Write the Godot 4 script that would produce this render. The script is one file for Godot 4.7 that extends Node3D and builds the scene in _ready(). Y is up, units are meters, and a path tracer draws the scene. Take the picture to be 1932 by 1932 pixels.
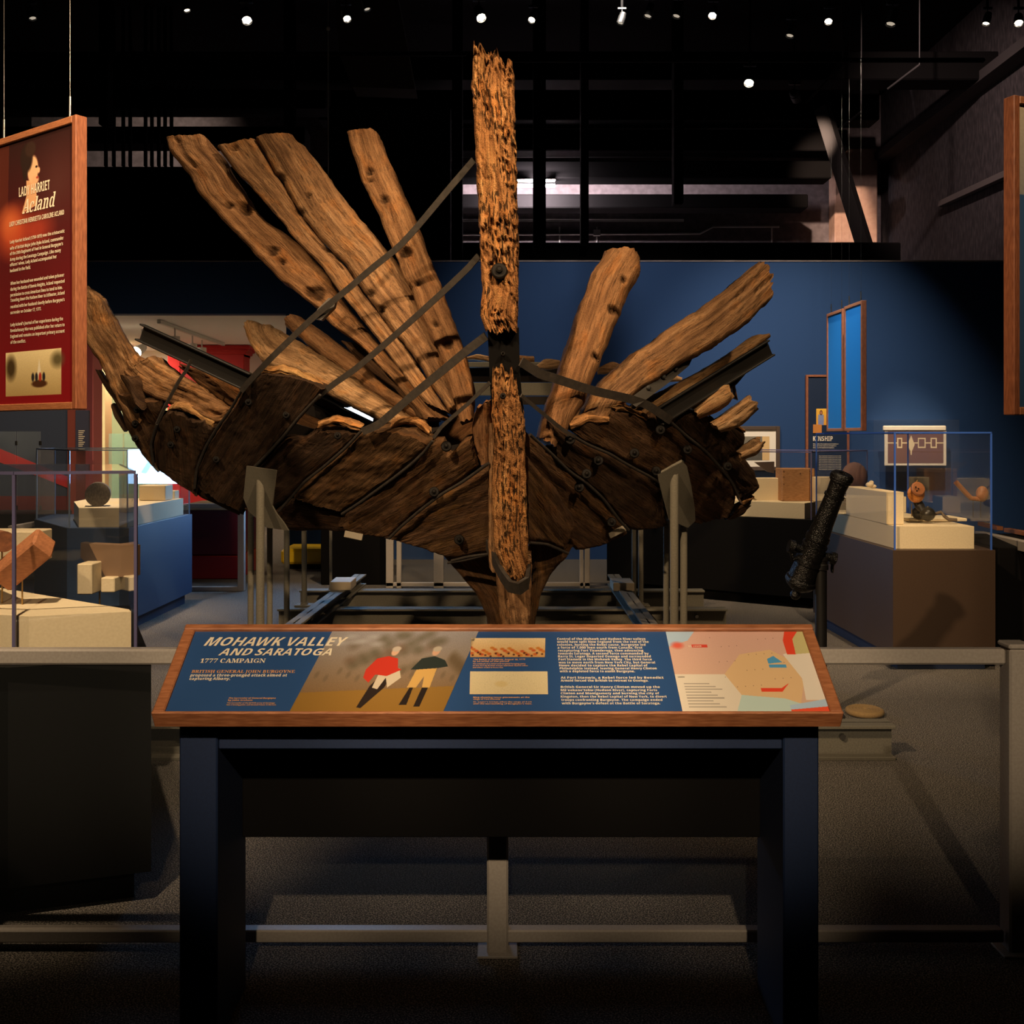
extends Node3D
# A museum hall with the bow of an old wooden gunboat on a steel cradle.
const F := 1932.0      # focal length in pixels of a 1932 pixel frame
const HZ := 825.0      # picture row of the horizon
const EYE := 1.55      # camera height

var taken := {}
var M := {}
var nz := FastNoiseLite.new()
var nfine := FastNoiseLite.new()
var ncell := FastNoiseLite.new()
var font_bold := SystemFont.new()
var font_serif := SystemFont.new()
var wreck: Node3D

# ---------------------------------------------------------------- helpers
func at(x: float, y: float, d: float) -> Vector3:
	return Vector3((x - 966.0) * d / F, EYE - (y - HZ) * d / F, -d)

func C(r: float, g: float, b: float, a := 255.0) -> Color:
	return Color(r / 255.0, g / 255.0, b / 255.0, a / 255.0)

func gs() -> SurfaceTool:
	var st := SurfaceTool.new()
	st.begin(Mesh.PRIMITIVE_TRIANGLES)
	return st

func tri(st: SurfaceTool, a: Vector3, b: Vector3, c: Vector3, g := -1) -> void:
	# a b c run counter-clockwise seen from outside; Godot wants clockwise
	st.set_smooth_group(g)
	st.add_vertex(a); st.add_vertex(c); st.add_vertex(b)

func quad(st: SurfaceTool, a: Vector3, b: Vector3, c: Vector3, d: Vector3, g := -1) -> void:
	tri(st, a, b, c, g); tri(st, a, c, d, g)

func numbered(called: String) -> String:
	var n: int = taken.get(called, 0)
	taken[called] = n + 1
	return called if n == 0 else "%s_%03d" % [called, n]

func tag(o: Node, label: String, category: String, group := "", kind := "") -> void:
	if label: o.set_meta("label", label)
	if category: o.set_meta("category", category)
	if group: o.set_meta("group", group)
	if kind: o.set_meta("kind", kind)

func thing(called: String, label: String, category: String, where := Vector3.ZERO, group := "") -> Node3D:
	var o := Node3D.new()
	o.name = numbered(called)
	add_child(o, true)
	o.position = where
	tag(o, label, category, group)
	return o

func put(st: SurfaceTool, called: String, mat: Material, parent: Node3D, label := "") -> MeshInstance3D:
	st.generate_normals()
	return hang(st.commit(), called, mat, parent, label)

func hang(mesh: Mesh, called: String, mat: Material, parent: Node3D, label := "") -> MeshInstance3D:
	var mi := MeshInstance3D.new()
	mi.name = called
	mi.mesh = mesh
	mi.material_override = mat
	parent.add_child(mi, true)
	if parent != self: mi.global_position = Vector3.ZERO
	if label: mi.set_meta("label", label)
	return mi

func structure(st: SurfaceTool, called: String, mat: Material, label: String) -> MeshInstance3D:
	var o := put(st, called, mat, self)
	o.set_meta("kind", "structure")
	o.set_meta("label", label)
	return o

# a box with chamfered edges in the axes of xf
func box(st: SurfaceTool, xf: Transform3D, size: Vector3, bev := 0.004) -> void:
	var h := size / 2.0
	bev = minf(bev, minf(h.x, minf(h.y, h.z)) * 0.6)
	var p := func(sx: int, sy: int, sz: int, axis: int) -> Vector3:
		var v := Vector3(sx * (h.x - bev), sy * (h.y - bev), sz * (h.z - bev))
		if axis == 0: v.x = sx * h.x
		elif axis == 1: v.y = sy * h.y
		else: v.z = sz * h.z
		return xf * v
	for s in [-1, 1]:
		var fx := [p.call(s, -1, -1, 0), p.call(s, 1, -1, 0), p.call(s, 1, 1, 0), p.call(s, -1, 1, 0)]
		var fy := [p.call(-1, s, -1, 1), p.call(-1, s, 1, 1), p.call(1, s, 1, 1), p.call(1, s, -1, 1)]
		var fz := [p.call(-1, -1, s, 2), p.call(1, -1, s, 2), p.call(1, 1, s, 2), p.call(-1, 1, s, 2)]
		for f in [fx, fy, fz]:
			if s == 1: quad(st, f[0], f[1], f[2], f[3])
			else: quad(st, f[3], f[2], f[1], f[0])
	if bev <= 0.0: return
	for a in [-1, 1]:
		for b in [-1, 1]:
			var q := [[p.call(-1, a, b, 1), p.call(1, a, b, 1), p.call(1, a, b, 2), p.call(-1, a, b, 2)],
				[p.call(a, -1, b, 2), p.call(a, 1, b, 2), p.call(a, 1, b, 0), p.call(a, -1, b, 0)],
				[p.call(a, b, -1, 0), p.call(a, b, 1, 0), p.call(a, b, 1, 1), p.call(a, b, -1, 1)]]
			for f in q:
				if a * b > 0: quad(st, f[0], f[3], f[2], f[1])
				else: quad(st, f[0], f[1], f[2], f[3])
			for c in [-1, 1]:
				var t := [p.call(a, b, c, 0), p.call(a, b, c, 1), p.call(a, b, c, 2)]
				if a * b * c > 0: tri(st, t[0], t[1], t[2])
				else: tri(st, t[2], t[1], t[0])

func bx(st: SurfaceTool, lo: Vector3, hi: Vector3, bev := 0.004) -> void:
	var a := Vector3(minf(lo.x, hi.x), minf(lo.y, hi.y), minf(lo.z, hi.z))
	var b := Vector3(maxf(lo.x, hi.x), maxf(lo.y, hi.y), maxf(lo.z, hi.z))
	box(st, Transform3D(Basis(), (a + b) / 2.0), b - a, bev)

# a bar of rectangular section from a to b; up gives the direction of its height
func bar(st: SurfaceTool, a: Vector3, b: Vector3, w: float, h: float, up := Vector3.UP, bev := 0.003) -> void:
	var z := (b - a).normalized()
	var x := up.cross(z).normalized()
	var y := z.cross(x)
	box(st, Transform3D(Basis(x, y, z), (a + b) / 2.0), Vector3(w, h, a.distance_to(b)), bev)

func frame_of(dir: Vector3) -> Basis:
	var z := dir.normalized()
	var x := (Vector3.UP if absf(z.y) < 0.95 else Vector3.RIGHT).cross(z).normalized()
	return Basis(x, z.cross(x), z)

func cyl(st: SurfaceTool, a: Vector3, b: Vector3, r1: float, r2: float, n := 20, caps := true) -> void:
	lathe(st, Transform3D(frame_of(b - a), a), [Vector2(r1, 0), Vector2(r2, a.distance_to(b))], n, caps)

# profile points are (radius, distance along z)
func lathe(st: SurfaceTool, xf: Transform3D, prof: Array, n := 24, caps := true) -> void:
	for i in prof.size() - 1:
		var p: Vector2 = prof[i]
		var q: Vector2 = prof[i + 1]
		for k in n:
			var a := TAU * k / n
			var b := TAU * (k + 1) / n
			quad(st, xf * Vector3(cos(a) * p.x, sin(a) * p.x, p.y), xf * Vector3(cos(b) * p.x, sin(b) * p.x, p.y),
				xf * Vector3(cos(b) * q.x, sin(b) * q.x, q.y), xf * Vector3(cos(a) * q.x, sin(a) * q.x, q.y), i + 1)
	if caps:
		for e in [0, prof.size() - 1]:
			var p: Vector2 = prof[e]
			if p.x < 0.0005: continue
			for k in n:
				var a := TAU * k / n
				var b := TAU * (k + 1) / n
				var u := xf * Vector3(cos(a) * p.x, sin(a) * p.x, p.y)
				var v := xf * Vector3(cos(b) * p.x, sin(b) * p.x, p.y)
				if e == 0: tri(st, xf * Vector3(0, 0, p.y), v, u)
				else: tri(st, xf * Vector3(0, 0, p.y), u, v)

func tube(st: SurfaceTool, pts: Array, r: float, n := 8) -> void:
	var rings := []
	for i in pts.size():
		var t: Vector3 = pts[mini(i + 1, pts.size() - 1)] - pts[maxi(i - 1, 0)]
		var fr := frame_of(t)
		var ring := []
		for k in n:
			ring.append(pts[i] + fr * Vector3(cos(TAU * k / n) * r, sin(TAU * k / n) * r, 0))
		rings.append(ring)
	for i in pts.size() - 1:
		for k in n:
			var m := (k + 1) % n
			quad(st, rings[i][k], rings[i][m], rings[i + 1][m], rings[i + 1][k], 1)
	for k in n:
		var m := (k + 1) % n
		tri(st, pts[0], rings[0][m], rings[0][k])
		tri(st, pts[-1], rings[-1][k], rings[-1][m])

# a flat bar swept along points; wide gives the direction of its width
func strip(st: SurfaceTool, pts: Array, wide: Vector3, w: float, th: float) -> void:
	var rings := []
	for i in pts.size():
		var t: Vector3 = (pts[mini(i + 1, pts.size() - 1)] - pts[maxi(i - 1, 0)]).normalized()
		var n := t.cross(wide).normalized()
		var s := n.cross(t).normalized()
		var c: Vector3 = pts[i]
		rings.append([c + s * w / 2 + n * th / 2, c - s * w / 2 + n * th / 2, c - s * w / 2 - n * th / 2, c + s * w / 2 - n * th / 2])
	for i in pts.size() - 1:
		for k in 4:
			var m := (k + 1) % 4
			quad(st, rings[i][k], rings[i][m], rings[i + 1][m], rings[i + 1][k], -1)
	quad(st, rings[0][3], rings[0][2], rings[0][1], rings[0][0])
	quad(st, rings[-1][0], rings[-1][1], rings[-1][2], rings[-1][3])

# a polygon (counter-clockwise in the xy plane of xf) pushed from z = 0 back to z = -depth
func prism(st: SurfaceTool, poly: PackedVector2Array, xf: Transform3D, depth: float) -> void:
	if Geometry2D.is_polygon_clockwise(poly): poly.reverse()
	var ids := Geometry2D.triangulate_polygon(poly)
	var f := []
	var b := []
	for p in poly:
		f.append(xf * Vector3(p.x, p.y, 0)); b.append(xf * Vector3(p.x, p.y, -depth))
	for i in range(0, ids.size(), 3):
		var x := ids[i]; var y := ids[i + 1]; var z := ids[i + 2]
		if (poly[y] - poly[x]).cross(poly[z] - poly[x]) < 0.0:
			var k := y; y = z; z = k
		tri(st, f[x], f[y], f[z]); tri(st, b[z], b[y], b[x])
	for i in poly.size():
		var j := (i + 1) % poly.size()
		quad(st, b[i], b[j], f[j], f[i])

# upright prism over a ground plan (x, z), from height y0 to y1
func plan_prism(st: SurfaceTool, plan: PackedVector2Array, y0: float, y1: float) -> void:
	var q := PackedVector2Array()
	for p in plan: q.append(Vector2(p.x, -p.y))
	prism(st, q, Transform3D(Basis(Vector3.RIGHT, Vector3(0, 0, -1), Vector3.UP), Vector3(0, y1, 0)), y1 - y0)

# a slab whose outline was read off in picture pixels and set at the depth that dep gives
func px_slab(st: SurfaceTool, poly: PackedVector2Array, dep: Callable, thick: float) -> void:
	var q := PackedVector2Array()
	for p in poly: q.append(Vector2(p.x, -p.y))
	if Geometry2D.is_polygon_clockwise(q):
		q.reverse(); poly.reverse()
	var ids := Geometry2D.triangulate_polygon(q)
	var f := []
	var b := []
	for p in poly:
		var d: float = dep.call(p)
		f.append(at(p.x, p.y, d)); b.append(at(p.x, p.y, d) + Vector3(0, 0, -thick))
	for i in range(0, ids.size(), 3):
		var x := ids[i]; var y := ids[i + 1]; var z := ids[i + 2]
		if (q[y] - q[x]).cross(q[z] - q[x]) < 0.0:
			var k := y; y = z; z = k
		tri(st, f[x], f[y], f[z]); tri(st, b[z], b[y], b[x])
	for i in poly.size():
		var j := (i + 1) % poly.size()
		quad(st, b[i], b[j], f[j], f[i])

func ball(st: SurfaceTool, c: Vector3, r: Vector3, n := 16, turn := Basis()) -> void:
	for i in n / 2:
		for k in n:
			var v := []
			for q in [[i, k], [i, k + 1], [i + 1, k + 1], [i + 1, k]]:
				var th: float = PI * q[0] / (n / 2)
				var ph: float = TAU * q[1] / n
				v.append(c + turn * (Vector3(sin(th) * cos(ph), cos(th), sin(th) * sin(ph)) * r))
			quad(st, v[0], v[1], v[2], v[3], 1)

# a printed face: corner at the top left, then the vectors along the top and down the side
func print_face(called: String, mat: Material, corner: Vector3, right: Vector3, down: Vector3, parent: Node3D, label := "") -> MeshInstance3D:
	var st := gs()
	var v := [corner, corner + right, corner + right + down, corner + down]
	var u := [Vector2(0, 0), Vector2(1, 0), Vector2(1, 1), Vector2(0, 1)]
	for i in [0, 1, 2, 0, 2, 3]:
		st.set_uv(u[i]); st.add_vertex(v[i])
	return put(st, called, mat, parent, label)

# one line of lettering; p is the left end of its base line
func words(text: String, p: Vector3, right: Vector3, up: Vector3, width: float, cap: float, mat: Material, parent: Node3D, font: Font = null, lean := 0.0, called := "lettering") -> void:
	var t := TextMesh.new()
	t.text = text
	t.font = font if font else font_bold
	t.font_size = 32
	t.pixel_size = 1.0 / 32.0
	t.depth = 0.0
	t.curve_step = 3.0
	t.horizontal_alignment = HORIZONTAL_ALIGNMENT_LEFT
	t.vertical_alignment = VERTICAL_ALIGNMENT_BOTTOM
	var box3 := t.get_aabb()
	var sx := width / maxf(box3.size.x, 0.01)
	var sy := cap / 0.714
	var n := right.cross(up).normalized()
	var o := hang(t, called, mat, parent)
	var b := Basis(right.normalized() * sx, up.normalized() * sy + right.normalized() * (lean * sy), n)
	o.global_transform = Transform3D(b, p - right.normalized() * (box3.position.x * sx) - up.normalized() * (0.25 * sy) + n * 0.0006)

# ---------------------------------------------------------------- materials
func std(col: Color, rough := 0.7, metal := 0.0) -> StandardMaterial3D:
	var m := StandardMaterial3D.new()
	m.albedo_color = col
	m.roughness = rough
	m.metallic = metal
	return m

func noise_tex(seed_: int, freq: float, ramp: Array, oct := 4, kind := FastNoiseLite.TYPE_SIMPLEX_SMOOTH, fractal := FastNoiseLite.FRACTAL_FBM, size := 512, as_normal := false, bump := 4.0) -> NoiseTexture2D:
	var n := FastNoiseLite.new()
	n.seed = seed_
	n.frequency = freq
	n.noise_type = kind
	n.fractal_type = fractal
	n.fractal_octaves = oct
	var t := NoiseTexture2D.new()
	t.width = size
	t.height = size
	t.seamless = true
	t.noise = n
	if as_normal:
		t.as_normal_map = true
		t.bump_strength = bump
	elif ramp.size():
		var g := Gradient.new()
		var o := PackedFloat32Array()
		var c := PackedColorArray()
		for r in ramp:
			o.append(r[0]); c.append(r[1])
		g.offsets = o
		g.colors = c
		t.color_ramp = g
	return t

func noise_field(seed_: int, w: int, h: int, freq: float, oct: int, fractal := FastNoiseLite.FRACTAL_FBM) -> PackedByteArray:
	# a tiling field of w x h, drawn out to 1024 x 512 so that narrow fields become grain
	var n := FastNoiseLite.new()
	n.seed = seed_
	n.frequency = freq
	n.noise_type = FastNoiseLite.TYPE_SIMPLEX_SMOOTH
	n.fractal_type = fractal
	n.fractal_octaves = oct
	var im := n.get_seamless_image(w, h)
	im.convert(Image.FORMAT_L8)
	if w != 1024 or h != 512: im.resize(1024, 512, Image.INTERPOLATE_CUBIC)
	return im.get_data()

# weathered wood: grain along u, drying cracks, worm pits, broad stains; pits 0..1, cracks 0..1
func wood(seed_: int, dark: Color, mid: Color, pale: Color, pits := 0.25, cracks := 0.5, relief := 0.6) -> StandardMaterial3D:
	var s1 := noise_field(seed_, 48, 512, 0.018, 5)
	var s2 := noise_field(seed_ + 1, 160, 512, 0.06, 3)
	var mo := noise_field(seed_ + 2, 1024, 512, 0.006, 6)
	var gr := noise_field(seed_ + 3, 1024, 512, 0.16, 3)
	var cr := noise_field(seed_ + 4, 72, 512, 0.022, 3, FastNoiseLite.FRACTAL_RIDGED)
	var pt := noise_field(seed_ + 5, 420, 512, 0.055, 2)
	var col := PackedByteArray()
	var hgt := PackedByteArray()
	col.resize(1024 * 512 * 3)
	hgt.resize(1024 * 512)
	var ramp := []
	for k in 256:
		var t := k / 255.0
		ramp.append(dark.lerp(mid, clampf(t * 2.0, 0.0, 1.0)) if t < 0.5 else mid.lerp(pale, (t - 0.5) * 2.0))
	for k in 1024 * 512:
		var m := mo[k]
		var t := 128.0 + (s1[k] - 128) * 0.55 + (s2[k] - 128) * 0.35 + (gr[k] - 128) * 0.4 + (m - 128) * 0.35
		var c: Color = ramp[clampi(int(t), 0, 255)]
		var f := 1.0
		var hh := 128.0 + (s2[k] - 128) * 0.35 + (s1[k] - 128) * 0.2 + (gr[k] - 128) * 0.35
		if cr[k] > 218:
			var d := minf(1.0, (cr[k] - 218) / 26.0) * cracks
			f -= 0.62 * d
			hh -= 110.0 * d
		if pits > 0.0 and pt[k] > 150 and m > 90:
			var d := minf(1.0, (pt[k] - 150) / 28.0) * minf(1.0, (m - 90) / 40.0) * pits
			f -= 0.6 * d
			hh -= 120.0 * d
		var warm := clampf((m - 150) / 90.0, 0.0, 1.0)
		col[k * 3] = clampi(int(c.r * f * 255.0), 0, 255)
		col[k * 3 + 1] = clampi(int(c.g * f * (255.0 - 26.0 * warm)), 0, 255)
		col[k * 3 + 2] = clampi(int(c.b * f * (255.0 - 64.0 * warm)), 0, 255)
		hgt[k] = clampi(int(hh), 0, 255)
	var m2 := std(Color.WHITE, 0.88)
	m2.albedo_texture = ImageTexture.create_from_image(Image.create_from_data(1024, 512, false, Image.FORMAT_RGB8, col))
	m2.heightmap_enabled = true
	m2.heightmap_texture = ImageTexture.create_from_image(Image.create_from_data(1024, 512, false, Image.FORMAT_L8, hgt))
	m2.heightmap_scale = relief
	m2.uv1_scale = Vector3(0.55, 2.2, 1)
	m2.metallic_specular = 0.25
	m2.vertex_color_use_as_albedo = true
	return m2

func grainy(col_a: Color, col_b: Color, seed_: int, freq: float, scale: Vector3, rough := 0.7, oct := 4) -> StandardMaterial3D:
	var m := std(Color.WHITE, rough)
	m.albedo_texture = noise_tex(seed_, freq, [[0.2, col_a], [0.8, col_b]], oct)
	m.uv1_triplanar = true
	m.uv1_scale = scale
	return m

func glow(col: Color, e: float) -> StandardMaterial3D:
	var m := std(col, 0.6)
	m.emission_enabled = true
	m.emission = col
	m.emission_energy_multiplier = e
	return m

func pane(col: Color, a: float, rough := 0.03) -> StandardMaterial3D:
	var m := std(Color(col.r, col.g, col.b, a), rough)
	m.transparency = BaseMaterial3D.TRANSPARENCY_ALPHA
	return m

func image_mat(im: Image, rough := 0.55) -> StandardMaterial3D:
	var m := std(Color.WHITE, rough)
	m.albedo_texture = ImageTexture.create_from_image(im)
	m.texture_repeat = false
	return m

# ---------------------------------------------------------------- painting of prints
func canvas(w: int, h: int, top: Color, low: Color, grain := 0.06, seed_ := 1) -> Image:
	var im := Image.create(w, h, false, Image.FORMAT_RGB8)
	nz.seed = seed_
	for y in h:
		var c := top.lerp(low, float(y) / h)
		for x in w:
			var k := 1.0 + grain * (nz.get_noise_2d(x * 6.0, y * 6.0) + 0.7 * nz.get_noise_2d(x * 25.0, y * 25.0))
			im.set_pixel(x, y, Color(c.r * k, c.g * k, c.b * k))
	return im

func spot(im: Image, cx: float, cy: float, rx: float, ry: float, col: Color, soft := 0.3, turn := 0.0) -> void:
	var w := im.get_width()
	var h := im.get_height()
	var r := maxf(rx, ry)
	for y in range(maxi(0, int((cy - r) * h) - 1), mini(h, int((cy + r) * h) + 2)):
		for x in range(maxi(0, int(cx * w - r * h) - 1), mini(w, int(cx * w + r * h) + 2)):
			var p := Vector2(float(x) - cx * w, float(y) - cy * h) / h
			p = p.rotated(-turn)
			var d := Vector2(p.x / rx, p.y / ry).length()
			var k := clampf((1.0 - d) / soft, 0.0, 1.0) * col.a
			if k > 0.0:
				im.set_pixel(x, y, im.get_pixel(x, y).lerp(col, k))

func shape(im: Image, pts: Array, col: Color) -> void:
	var w := im.get_width()
	var h := im.get_height()
	var poly := PackedVector2Array()
	var lo := Vector2(1e9, 1e9)
	var hi := -lo
	for p in pts:
		var q := Vector2(p.x * w, p.y * h)
		poly.append(q)
		lo = lo.min(q); hi = hi.max(q)
	for y in range(maxi(0, int(lo.y)), mini(h, int(hi.y) + 1)):
		for x in range(maxi(0, int(lo.x)), mini(w, int(hi.x) + 1)):
			if Geometry2D.is_point_in_polygon(Vector2(x + 0.5, y + 0.5), poly):
				im.set_pixel(x, y, im.get_pixel(x, y).lerp(Color(col.r, col.g, col.b), col.a))

# ---------------------------------------------------------------- weathered timbers
func resample(pl: Array, n: int) -> PackedVector2Array:
	var out := PackedVector2Array()
	var acc := [0.0]
	for i in pl.size() - 1:
		acc.append(acc[i] + pl[i].distance_to(pl[i + 1]))
	var seg := 0
	for k in n + 1:
		var s: float = acc[-1] * k / n
		while seg < pl.size() - 2 and acc[seg + 1] < s: seg += 1
		var t: float = (s - acc[seg]) / maxf(acc[seg + 1] - acc[seg], 1e-6)
		var p0: Vector2 = pl[maxi(seg - 1, 0)]
		var p3: Vector2 = pl[mini(seg + 2, pl.size() - 1)]
		out.append(pl[seg].lerp(pl[seg + 1], t) * 0.55 + Vector2(pl[seg]).cubic_interpolate(pl[seg + 1], p0, p3, t) * 0.45)
	return out

# A timber between two edges that were read off in picture pixels. dep gives the distance of its front face.
# Options: thick, res, seed, rag0/rag1 (broken ends), bow0/bow1 (rounded ends), bev0/bev1 (slanting ends), round (edge radius),
# grain, lump, pit (eroded surface), holes [[x, y, r]], crack, back
func timber(called: String, parent: Node3D, ea: Array, eb: Array, dep: Callable, mat: Material, o := {}) -> MeshInstance3D:
	var thick: float = o.get("thick", 0.12)
	var res: float = o.get("res", 0.013)
	var sd: float = o.get("seed", 1.0) * 17.31
	var rag0: float = o.get("rag0", 0.02)
	var rag1: float = o.get("rag1", 0.02)
	var bow0: float = o.get("bow0", 0.0)
	var bow1: float = o.get("bow1", 0.0)
	var bev0: float = o.get("bev0", 0.0)
	var bev1: float = o.get("bev1", 0.0)
	var rnd: float = o.get("round", 0.018)
	var grain: float = o.get("grain", 0.0028)
	var lump: float = o.get("lump", 0.01)
	var pit: float = o.get("pit", 0.0)
	var crown: float = o.get("crown", 0.0)
	var holes: Array = o.get("holes", [])
	var crack: Array = o.get("crack", [])
	var tint: Color = o.get("tint", Color.WHITE)
	# first a rough measure
	var a := resample(ea, 24)
	var b := resample(eb, 24)
	var length := 0.0
	var width := 0.0
	for i in 25:
		var p := at(a[i].x, a[i].y, dep.call(a[i])).lerp(at(b[i].x, b[i].y, dep.call(b[i])), 0.5)
		width += at(a[i].x, a[i].y, dep.call(a[i])).distance_to(at(b[i].x, b[i].y, dep.call(b[i]))) / 25.0
		if i:
			var q := at(a[i - 1].x, a[i - 1].y, dep.call(a[i - 1])).lerp(at(b[i - 1].x, b[i - 1].y, dep.call(b[i - 1])), 0.5)
			length += p.distance_to(q)
	var N := clampi(int(length / res), 8, 240)
	var MM := clampi(int(width / res), 6, 64)
	var S := clampi(int(thick / (res * 2.2)), 2, 8)
	var K := maxi(4, MM / 3)
	a = resample(ea, N)
	b = resample(eb, N)
	var A := PackedVector3Array()
	var B := PackedVector3Array()
	for i in N + 1:
		A.append(at(a[i].x, a[i].y, dep.call(a[i])))
		B.append(at(b[i].x, b[i].y, dep.call(b[i])))
	var slots := []      # s across, q from front 0 to back 1, side of the normal
	for j in MM + 1: slots.append([float(j) / MM, 0.0, 0])
	for j in range(1, S): slots.append([1.0, float(j) / S, 1])
	for j in K + 1: slots.append([1.0 - float(j) / K, 1.0, 2])
	for j in range(1, S): slots.append([0.0, 1.0 - float(j) / S, 3])
	var R := slots.size()
	var V := PackedVector3Array()
	var U := PackedVector2Array()
	var Cc := PackedColorArray()
	V.resize((N + 1) * R); U.resize((N + 1) * R); Cc.resize((N + 1) * R)
	var planar := called == "plank"
	var mt := ((A[N] + B[N]) / 2.0 - (A[0] + B[0]) / 2.0).normalized()
	var ma := Vector3.ZERO
	for i in N + 1: ma += B[i] - A[i]
	ma = (ma - mt * ma.dot(mt)).normalized()
	var zone := minf(0.22, length * 0.3)
	var wob := Vector3(sd, 0, 0)
	for i in N + 1:
		var t := float(i) / N
		var u := t * length
		var prev := (A[maxi(i - 1, 0)] + B[maxi(i - 1, 0)]) / 2.0
		var next := (A[mini(i + 1, N)] + B[mini(i + 1, N)]) / 2.0
		var tan := (next - prev).normalized()
		var c := (A[i] + B[i]) / 2.0
		var across := B[i] - A[i]
		var w := across.length()
		var n := across.cross(tan).normalized()
		if n.dot(Vector3(0, EYE, 0) - c) < 0.0: n = -n
		var adir := across / maxf(w, 1e-5)
		var k0 := clampf(1.0 - u / zone, 0.0, 1.0)
		var k1 := clampf(1.0 - (length - u) / zone, 0.0, 1.0)
		for j in R:
			var s: float = slots[j][0]
			var q: float = slots[j][1]
			var side: int = slots[j][2]
			var e := minf(s, 1.0 - s) * w
			var p := A[i] + across * s
			var od := n
			if side == 0:
				if e < rnd: p -= n * (rnd - sqrt(maxf(0.0, rnd * rnd - (rnd - e) * (rnd - e))))
				if crown > 0.0: p += n * crown * (1.0 - pow(absf(2.0 * s - 1.0), 2.2))
			elif side == 2:
				p -= n * thick
				od = -n
			else:
				p -= n * (rnd + (thick - rnd) * q)
				od = adir if side == 1 else -adir
			var vv := s * w + q * thick
			var uu := u
			if planar:
				uu = (p - A[0]).dot(mt)
				vv = (p - A[0]).dot(ma) + q * thick
			var g := nfine.get_noise_3d(uu * 5.0, vv * 70.0, sd)
			var l := nz.get_noise_3d(u * 60.0 + sd, vv * 110.0, q * 40.0 + sd)
			var dark := 1.0
			var disp := l * lump - maxf(0.0, g - 0.1) * grain * 2.5
			if pit > 0.0:
				var ce := nz.get_noise_3d(u * 330.0 + sd * 7.0, vv * 950.0, q * 40.0 + sd)
				var m := clampf(0.75 + nz.get_noise_3d(u * 60.0, vv * 80.0, sd + 9.0) * 2.2, 0.1, 1.0)
				var kk := clampf((ce - 0.02) * 3.4, 0.0, 1.0) * m
				disp -= pit * kk
				dark = 1.0 - 0.6 * kk
			if side == 0:
				var pix := a[i].lerp(b[i], s)
				for hl in holes:
					var dd: float = pix.distance_to(Vector2(hl[0], hl[1])) / hl[2]
					if dd < 1.3:
						var kk := clampf((1.3 - dd) * 2.2, 0.0, 1.0)
						disp -= 0.03 * kk
						dark = minf(dark, 1.0 - 0.75 * kk)
				for ck in crack:
					# a split along the grain at s = ck[0] between ck[1] and ck[2], ck[3] metres wide
					if t > ck[1] and t < ck[2]:
						var ss: float = ck[0] + 0.03 * sin(t * 9.0 + sd) + 0.02 * nz.get_noise_2d(u * 200.0, sd)
						var dd: float = absf(s - ss) * w / (ck[3] * minf(1.0, minf(t - ck[1], ck[2] - t) * 8.0 + 0.15))
						if dd < 1.0:
							disp -= 0.03 * (1.0 - dd)
			p += od * disp
			# broken, rounded and slanting ends
			var shift := 0.0
			if k0 > 0.0:
				shift += k0 * (rag0 * (0.6 * nz.get_noise_3d(s * w * 260.0, q * 70.0, sd) + 0.8 * nz.get_noise_3d(s * w * 900.0, q * 200.0, sd + 5.0) + 0.3) - bow0 * sin(PI * s) + bev0 * (1.0 - q))
			if k1 > 0.0:
				shift -= k1 * (rag1 * (0.6 * nz.get_noise_3d(s * w * 260.0, q * 70.0, sd + 50.0) + 0.8 * nz.get_noise_3d(s * w * 900.0, q * 200.0, sd + 55.0) + 0.3) - bow1 * sin(PI * s) + bev1 * (1.0 - q))
			p += tan * shift
			# ragged long edges
			var edge := clampf(1.0 - e / 0.06, 0.0, 1.0)
			p += adir * edge * (0.35 * lump) * nz.get_noise_3d(u * 160.0, sd + (0.0 if s < 0.5 else 77.0), 0.0) * 2.0
			var id := i * R + j
			V[id] = p
			U[id] = Vector2(uu + sd * 0.13, vv + sd * 0.07)
			var patch := 1.0 + 0.25 * nz.get_noise_3d(u * 45.0, vv * 95.0, sd + 30.0) - 0.3 * clampf(g - 0.1, 0.0, 1.0)
			Cc[id] = Color(tint.r * patch * dark, tint.g * patch * dark, tint.b * patch * dark)
	# end caps need vertices of their own
	var idx := PackedInt32Array()
	for i in N:
		for j in R:
			var j2 := (j + 1) % R
			var p0 := i * R + j
			var p1 := i * R + j2
			var p2 := (i + 1) * R + j2
			var p3 := (i + 1) * R + j
			idx.append_array([p0, p1, p2, p0, p2, p3])
	for e in [0, N]:
		# grid cap between front and back
		var base := V.size()
		for j in MM + 1:
			for q in 4:
				var s := float(j) / MM
				var fr := V[e * R + j]
				var bi := MM + 1 + S - 1 + int(round((1.0 - s) * K))
				var bk := V[e * R + bi]
				var bk2 := V[e * R + MM + S + K].lerp(V[e * R + MM + S], s)
				bk = bk.lerp(bk2, 0.0)
				var pp := fr.lerp(bk, q / 3.0)
				if q == 1 or q == 2: pp += (V[(1 if e == 0 else N - 1) * R + j] - fr).normalized() * 0.012 * absf(nz.get_noise_3d(s * w_of(width) * 1500.0, q * 60.0, sd + 3.0))
				V.append(pp)
				U.append(Vector2(s * width * 0.4 + sd, q * thick * 0.3))
				var tn := 1.0 + 0.3 * nz.get_noise_2d(s * width * 700.0, q * 90.0 + sd)
				Cc.append(Color(tint.r * tn, tint.g * tn, tint.b * tn))
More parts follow.
